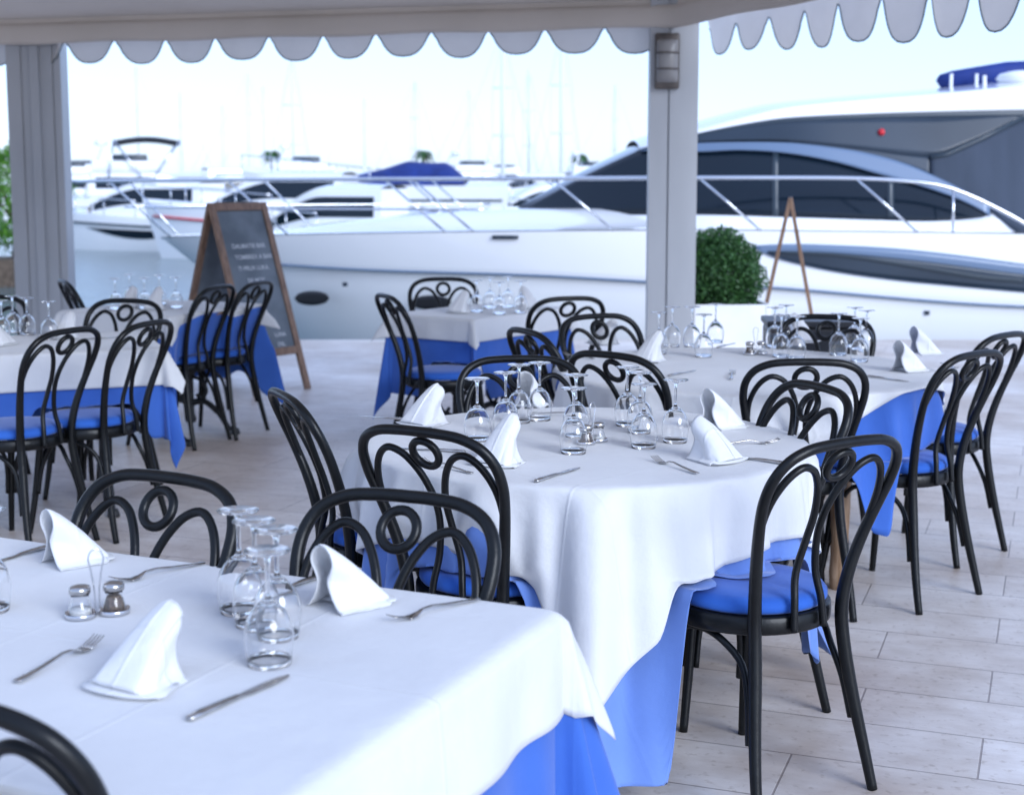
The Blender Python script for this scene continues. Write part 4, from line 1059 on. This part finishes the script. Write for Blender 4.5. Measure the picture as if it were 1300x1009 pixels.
# ------------------------------------------------------------------ boats across the harbour
def boat(px, wl_y, Lb, heading, label, cab=True, fly=False, bimini=None, cover=None, winm='tint', hull_h=1.2, dist=None, red=False):
    """px: picture position of the boat's middle; dist metres"""
    X = (px-650)/F*dist; root = empty('motor_boat', (X, dist, -.9), R(heading), label, 'boat', 'motor boats across the harbour')
    B = Lb*.16
    def hp(u, v, side):
        x = -Lb/2+Lb*u; t = max(0, (u-.45)/.55); b = B*(1-t**2.2)
        z = lerp(hull_h*(1+.25*t), -.3, v); b = b*(1-.25*v**1.5); x = x-max(0, t)*v*Lb*.07
        return Vector((x, side*max(b, .01), z))
    bm = bmesh.new()
    for s in (-1, 1): grid(bm, lambda u, v: hp(u, v, s), 24, 6)
    grid(bm, lambda u, v: Vector((-Lb/2+.001, (2*u-1)*B*(1-.25*v**1.5), lerp(hull_h, -.3, v))), 4, 6)
    link('hull', bm, M['gel'], root)
    bm = bmesh.new(); grid(bm, lambda u, v: Vector((hp(u, 0, 1).x, (2*v-1)*hp(u, 0, 1).y, hp(u, 0, 1).z+.12*(1-(2*v-1)**2))), 24, 8); link('deck', bm, M['gel'], root)
    for s in (-1, 1):
        bm = bmesh.new(); grid(bm, lambda u, v: hp(.30+.42*u, .30+.20*v*math.sin(math.pi*min(1, u*1.0+.02)), s)+Vector((0, s*.03, 0)), 16, 3); link('hull_window', bm, M[winm], root)
    if cab:
        c0, c1, ch = -Lb*.22, Lb*.20, 1.15
        def cp(u, v, s):
            x = lerp(c0, c1, u); z = hull_h+.02+ch*v*(1-max(0, u-.55)**1.5*1.9); w = B*.78*(1-.12*v)*(1-max(0, u-.6)*.5)
            return Vector((x+.0, s*w, z))
        bm = bmesh.new()
        for s in (-1, 1): grid(bm, lambda u, v: cp(u, v, s), 16, 4)
        grid(bm, lambda u, v: Vector((cp(u, 1, 1).x, (2*v-1)*cp(u, 1, 1).y, cp(u, 1, 1).z+.08*(1-(2*v-1)**2))), 16, 6)
        grid(bm, lambda u, v: Vector((c0, (2*u-1)*B*.78*(1-.12*v), hull_h+ch*v)), 3, 3)
        grid(bm, lambda u, v: Vector((lerp(c1, c1+.4*(1-v), 1), (2*u-1)*cp(1, v, 1).y, cp(1, v, 1).z)), 3, 3)
        link('cabin', bm, M['gel'], root)
        for s in (-1, 1):
            bm = bmesh.new(); grid(bm, lambda u, v: cp(.06+.92*u, .40+.42*v, s)+Vector((0, s*.02, 0)), 16, 3); link('cabin_window', bm, M[winm], root)
    if fly:
        bm = bmesh.new(); v = box(bm, (-Lb*.08, 0, hull_h+1.45), (Lb*.26, B*1.3, .5), bev=.12); link('flybridge', bm, M['gel'], root)
        bm = bmesh.new(); box(bm, (-Lb*.06, 0, hull_h+1.80), (Lb*.14, B*1.0, .34), bev=.1); link('helm_seat', bm, M['darkband'], root)
        bm = bmesh.new()
        for s in (-1, 1): tube(bm, [(-Lb*.24, s*B*.8, hull_h), (-Lb*.20, s*B*.75, hull_h+1.5), (-Lb*.17, s*B*.6, hull_h+2.3)], .06, 6)
        tube(bm, [(-Lb*.17, -B*.6, hull_h+2.3), (-Lb*.17, B*.6, hull_h+2.3)], .06, 6); link('radar_arch', bm, M['gel'], root)
        bm = bmesh.new(); lathe(bm, [(0, 0), (.25, .03), (.3, .12), (.2, .25), (0, .28)], 16, (-Lb*.17, 0, hull_h+2.36)); link('radome', bm, M['gel'], root)
    if bimini:
        z = hull_h+bimini[2]; x0, x1 = bimini[0]*Lb, bimini[1]*Lb
        bm = bmesh.new(); grid(bm, lambda u, v: Vector((lerp(x0, x1, u), (2*v-1)*B*.75, z+.18*math.sin(math.pi*u)-.12*(2*v-1)**2)), 10, 6)
        o = link('bimini', bm, M['black_canvas'], root); sd = o.modifiers.new('thickness', 'SOLIDIFY'); sd.thickness = .13
        for s in (-1, 1):
            for (a, b) in ((x0, (x0+x1)/2), (x1, (x0+x1)/2), (x0, x0-.3)):
                bm = bmesh.new(); tube(bm, [(a, s*B*.74, z), (b, s*B*.8, hull_h+.6)], .04, 5); link('bimini_strut', bm, M['rail'], root)
    if cover:
        x0, x1, hh = cover[0]*Lb, cover[1]*Lb, cover[2]
        bm = bmesh.new(); grid(bm, lambda u, v: Vector((lerp(x0, x1, u), (2*v-1)*B*.92*(1-.1*math.sin(math.pi*u)), hull_h+.05+hh*(1-abs(2*v-1)**2.5)*interp([0, .15, .45, .75, 1], [.25, .95, 1, .55, .05], u)+.02*math.sin(u*17))), 24, 12)
        link('canvas_cover', bm, M['blue_canvas'], root)
    # bow rail
    for s in (-1, 1):
        bm = bmesh.new(); P = [hp(.5+.5*k/12, 0, s)+Vector((0, 0, .55)) for k in range(13)]; tube(bm, P, .022, 5)
        for k in range(0, 13, 3): tube(bm, [P[k], P[k]-Vector((0, 0, .55))], .018, 5)
        link('bow_rail', bm, M['rail'], root)
    bm = bmesh.new(); tube(bm, [hp(.02+.95*k/20, .2, 1)+Vector((0, .03, 0)) for k in range(21)], .04, 5); tube(bm, [hp(.02+.95*k/20, .2, -1)-Vector((0, .03, 0)) for k in range(21)], .04, 5)
    link('stripe', bm, M['red'] if red else M['darkband'], root)
    return root
boat(200, 300, 9.5, 168, 'white sports boat with black side windows lying low between the pillar and the chalkboard', fly=False, dist=50, hull_h=1.1)
boat(188, 240, 11, 15, 'white flybridge boat with a black bimini top behind the left pillar', fly=True, bimini=(-.12, .14, 2.6), dist=66, hull_h=1.5)
boat(365, 290, 9.0, 172, 'white boat with dark hull windows and a red stripe just right of the chalkboard', dist=44, hull_h=1.35, red=True)
boat(330, 225, 12.0, 20, 'long white cruiser behind the chalkboard with a smooth foredeck', dist=74, hull_h=1.7)
boat(478, 250, 9.5, 178, 'white boat under a bright blue canvas cover', cab=False, cover=(-.34, .14, .80), dist=52, hull_h=2.15)
boat(430, 270, 7.0, 160, 'small white runabout with a dark windscreen next to the yacht bow', dist=36, hull_h=1.0)
boat(600, 250, 8.5, 150, 'small white open boat left of the yacht windscreen', dist=58, hull_h=1.2, cab=False)
boat(690, 240, 7.5, 195, 'small white boat with dark trim close to the yacht windscreen', dist=56, hull_h=1.0)
for i, (px, Lb, hd, lab) in enumerate([(120, 11, 10, 'far white cruiser showing just right of the left pillar'), (262, 12, 170, 'far white cruiser above the chalkboard'), (420, 13, 5, 'far white cruiser behind the boat with the blue cover'),
                                    (560, 11, 175, 'far white cruiser left of the thick pale mast'), (650, 14, 8, 'large far white cruiser between the two pale masts'), (745, 11, 170, 'far white cruiser beside the yacht roof')]):
    boat(px, 220, Lb, hd, lab, fly=(i % 2 == 0), dist=118+9*i, hull_h=1.9)
for (px, Lb, hd, lab, kw) in [(110, 9, 20, 'mid distance white boat partly behind the left pillar', dict(dist=84, hull_h=1.4, fly=True)), (240, 9, 158, 'mid distance white boat with tinted cabin above the chalkboard', dict(dist=80, hull_h=1.5)),
                             (285, 8, 200, 'white cabin boat directly behind the top of the chalkboard', dict(dist=60, hull_h=1.3)), (405, 10, 12, 'mid distance white flybridge boat right of the chalkboard', dict(dist=78, hull_h=1.6, fly=True)),
                             (470, 10, 190, 'mid distance white boat behind the blue canvas cover', dict(dist=90, hull_h=1.6)), (545, 9, 165, 'white boat with tinted cabin right of the blue canvas cover', dict(dist=70, hull_h=1.3)),
                             (610, 10, 20, 'mid distance white boat below the left tall mast', dict(dist=96, hull_h=1.6, fly=True)), (675, 9, 172, 'mid distance white boat between the two tall masts', dict(dist=88, hull_h=1.5)),
                             (760, 9, 10, 'mid distance white boat just left of the yacht cabin', dict(dist=92, hull_h=1.5, fly=True))]:
    boat(px, 230, Lb, hd, lab, **kw)
def sailboat(px, top_y, dist, Lb, heading, label, boom=True, mw=.09):
    X = (px-650)/F*dist; root = empty('sailing_boat', (X, dist, -.9), R(heading), label, 'sailing boat', 'sailing boats across the harbour')
    B = Lb*.15; hh = 1.1; top = H+(228-top_y)/F*dist+.9
    def hp(u, v, side):
        t = abs(u-.42)/.58; b = B*max(0, (1-t**2.4)); return Vector((-Lb/2+Lb*u, side*max(b, .01)*(1-.4*v*v), lerp(hh*(1+.15*u), -.3, v)))
    bm = bmesh.new()
    for s in (-1, 1): grid(bm, lambda u, v: hp(u, v, s), 20, 5)
    link('hull', bm, M['gel'], root)
    bm = bmesh.new(); grid(bm, lambda u, v: Vector((hp(u, 0, 1).x, (2*v-1)*hp(u, 0, 1).y, hp(u, 0, 1).z+.1*(1-(2*v-1)**2))), 20, 6); link('deck', bm, M['gel'], root)
    bm = bmesh.new(); box(bm, (0, 0, hh+.35), (Lb*.35, B*1.1, .45), bev=.15); link('coachroof', bm, M['gel'], root)
    bm = bmesh.new(); tube(bm, [(Lb*.08, 0, hh), (Lb*.08, 0, top)], [mw, mw*.7], 8); link('mast', bm, M['mast'], root)
    bm = bmesh.new()
    for z in (.45, .7): tube(bm, [(Lb*.08, -.7, top*z), (Lb*.08, .7, top*z)], .03, 5)
    link('spreaders', bm, M['mast'], root)
    bm = bmesh.new()
    tube(bm, [(Lb*.08, 0, top), (Lb*.49, 0, hh+.3)], .018, 4); tube(bm, [(Lb*.08, 0, top), (-Lb*.49, 0, hh+.3)], .018, 4)
    for s in (-1, 1): tube(bm, [(Lb*.08, 0, top), (Lb*.08, s*.7, top*.7), (Lb*.08, s*.7, top*.45), (Lb*.08, s*B, hh)], .015, 4)
    link('rigging', bm, M['mast'], root)
    bm = bmesh.new(); tube(bm, [(Lb*.07, 0, hh+1.1), (-Lb*.33, 0, hh+1.2)], [.13, .16, .12], 8); link('furled_sail', bm, M['blue_canvas'] if px % 2 else M['cream'], root)
for a in [(168, 88, 120, 10, 20, 'sailing boat whose faint mast rises behind the flybridge boat'), (309, 98, 130, 10, -15, 'sailing boat with the shortest faint mast above the chalkboard'),
          (329, 112, 140, 9, 10, 'sailing boat with a faint low mast right of the chalkboard top'), (370, 75, 95, 10, 78, 'sailing boat with a tall mast and slanting stay right of the chalkboard'),
          (628, 42, 85, 12, 60, 'sailing boat with the left one of the two tall pale masts'), (706, 38, 88, 12, 70, 'sailing boat with the right one of the two tall pale masts'),
          (225, 120, 150, 10, 30, 'far sailing boat with a faint mast over the flybridge boat stern'), (280, 135, 165, 9, -20, 'far sailing boat with a faint short mast left of the far palm'), (455, 128, 150, 10, 15, 'far sailing boat with a faint mast over the blue canvas cover'),
          (520, 105, 140, 10, 40, 'far sailing boat with a faint mast left of the second palm'), (588, 118, 150, 10, -30, 'far sailing boat with a faint mast left of the tall masts'), (664, 92, 130, 10, 50, 'far sailing boat with a faint mast between the tall masts'), (770, 110, 150, 10, 20, 'far sailing boat with a faint mast close to the pillar')]:
    sailboat(*a, mw=.13 if a[0] > 600 else .07)
# breakwater and small palms far off
bm = bmesh.new(); box(bm, (-40, 205, -.1), (420, 8, 2.0)); tag(link('breakwater', bm, M['concrete'], smooth=False), kind='structure')
def palm(px, dist, hgt, label):
    X = (px-650)/F*dist; root = empty('palm_tree', (X, dist, .9), 0, label, 'palm tree', 'palm trees on the breakwater')
    bm = bmesh.new(); tube(bm, catmull([(0, 0, 0), (.15, 0, hgt*.5), (.1, 0, hgt)], 4), [.22, .17, .14], 8); link('trunk', bm, M['bark'], root)
    bm = bmesh.new(); r = random.Random(px)
    for k in range(26):
        a = k*.6+r.random(); L = r.uniform(1.3, 2.0); e = r.uniform(-.1, .9)
        P = [Vector((.1, 0, hgt))+Vector((math.cos(a)*L*t, math.sin(a)*L*t, L*(e*t-1.1*t*t))) for t in [q/6 for q in range(7)]]
        sd_ = Vector((-math.sin(a), math.cos(a), 0)); rows = []
        for q, p_ in enumerate(P):
            w = .28*math.sin(math.pi*min(1, .15+q/7)); rows.append((bm.verts.new(p_+sd_*w-Vector((0, 0, .1))), bm.verts.new(p_), bm.verts.new(p_-sd_*w-Vector((0, 0, .1)))))
        for A_, B_ in zip(rows, rows[1:]):
            bm.faces.new((A_[0], A_[1], B_[1], B_[0])); bm.faces.new((A_[1], A_[2], B_[2], B_[1]))
    link('crown', bm, M['leaf'], root, smooth=False)
palm(346, 204, 4.3, 'tiny far palm tree above the chalkboard'); palm(538, 204, 4.3, 'tiny far palm tree right of the blue canvas boat'); palm(735, 205, 3.8, 'tiny far palm tree beside the yacht roof')

# ------------------------------------------------------------------ light
w = bpy.data.worlds.new('World'); sc.world = w; w.use_nodes = True
n = w.node_tree.nodes; l = w.node_tree.links; bg = n['Background']
sk = n.new('ShaderNodeTexSky'); sk.sky_type = 'NISHITA'; sk.sun_disc = False
SE, SA = 24, 143      # elevation; azimuth clockwise from +Y (behind the camera, right)
sk.sun_elevation = R(SE); sk.sun_rotation = R(SA); sk.air_density = 1.0; sk.dust_density = .6; sk.ozone_density = 1.5
tn = n.new('ShaderNodeMixRGB'); tn.blend_type = 'MULTIPLY'; tn.inputs[0].default_value = 1; tn.inputs[2].default_value = (.76, .92, 1.30, 1)
l.new(sk.outputs[0], tn.inputs[1])
veil = n.new('ShaderNodeMixRGB'); veil.inputs[0].default_value = .66; veil.inputs[2].default_value = (2.75, 3.38, 4.95, 1)     # thin even overcast
l.new(tn.outputs[0], veil.inputs[1]); l.new(veil.outputs[0], bg.inputs[0]); bg.inputs[1].default_value = .15
sun = bpy.data.lights.new('sun', 'SUN'); sun.energy = 1.45; sun.angle = R(30); sun.color = (.85, .91, 1)
so = bpy.data.objects.new('sun', sun); col.objects.link(so)
d = Vector((math.sin(R(SA))*math.cos(R(SE)), math.cos(R(SA))*math.cos(R(SE)), math.sin(R(SE))))
so.rotation_euler = (-d).to_track_quat('-Z', 'Y').to_euler()
sc.view_settings.view_transform = 'Standard'; sc.view_settings.look = 'None'; sc.view_settings.gamma = 1
sc.view_settings.exposure = .93
cy = sc.cycles; cy.max_bounces = 14; cy.transmission_bounces = 12; cy.glossy_bounces = 6; cy.diffuse_bounces = 5; cy.transparent_max_bounces = 12
cy.use_denoising = True
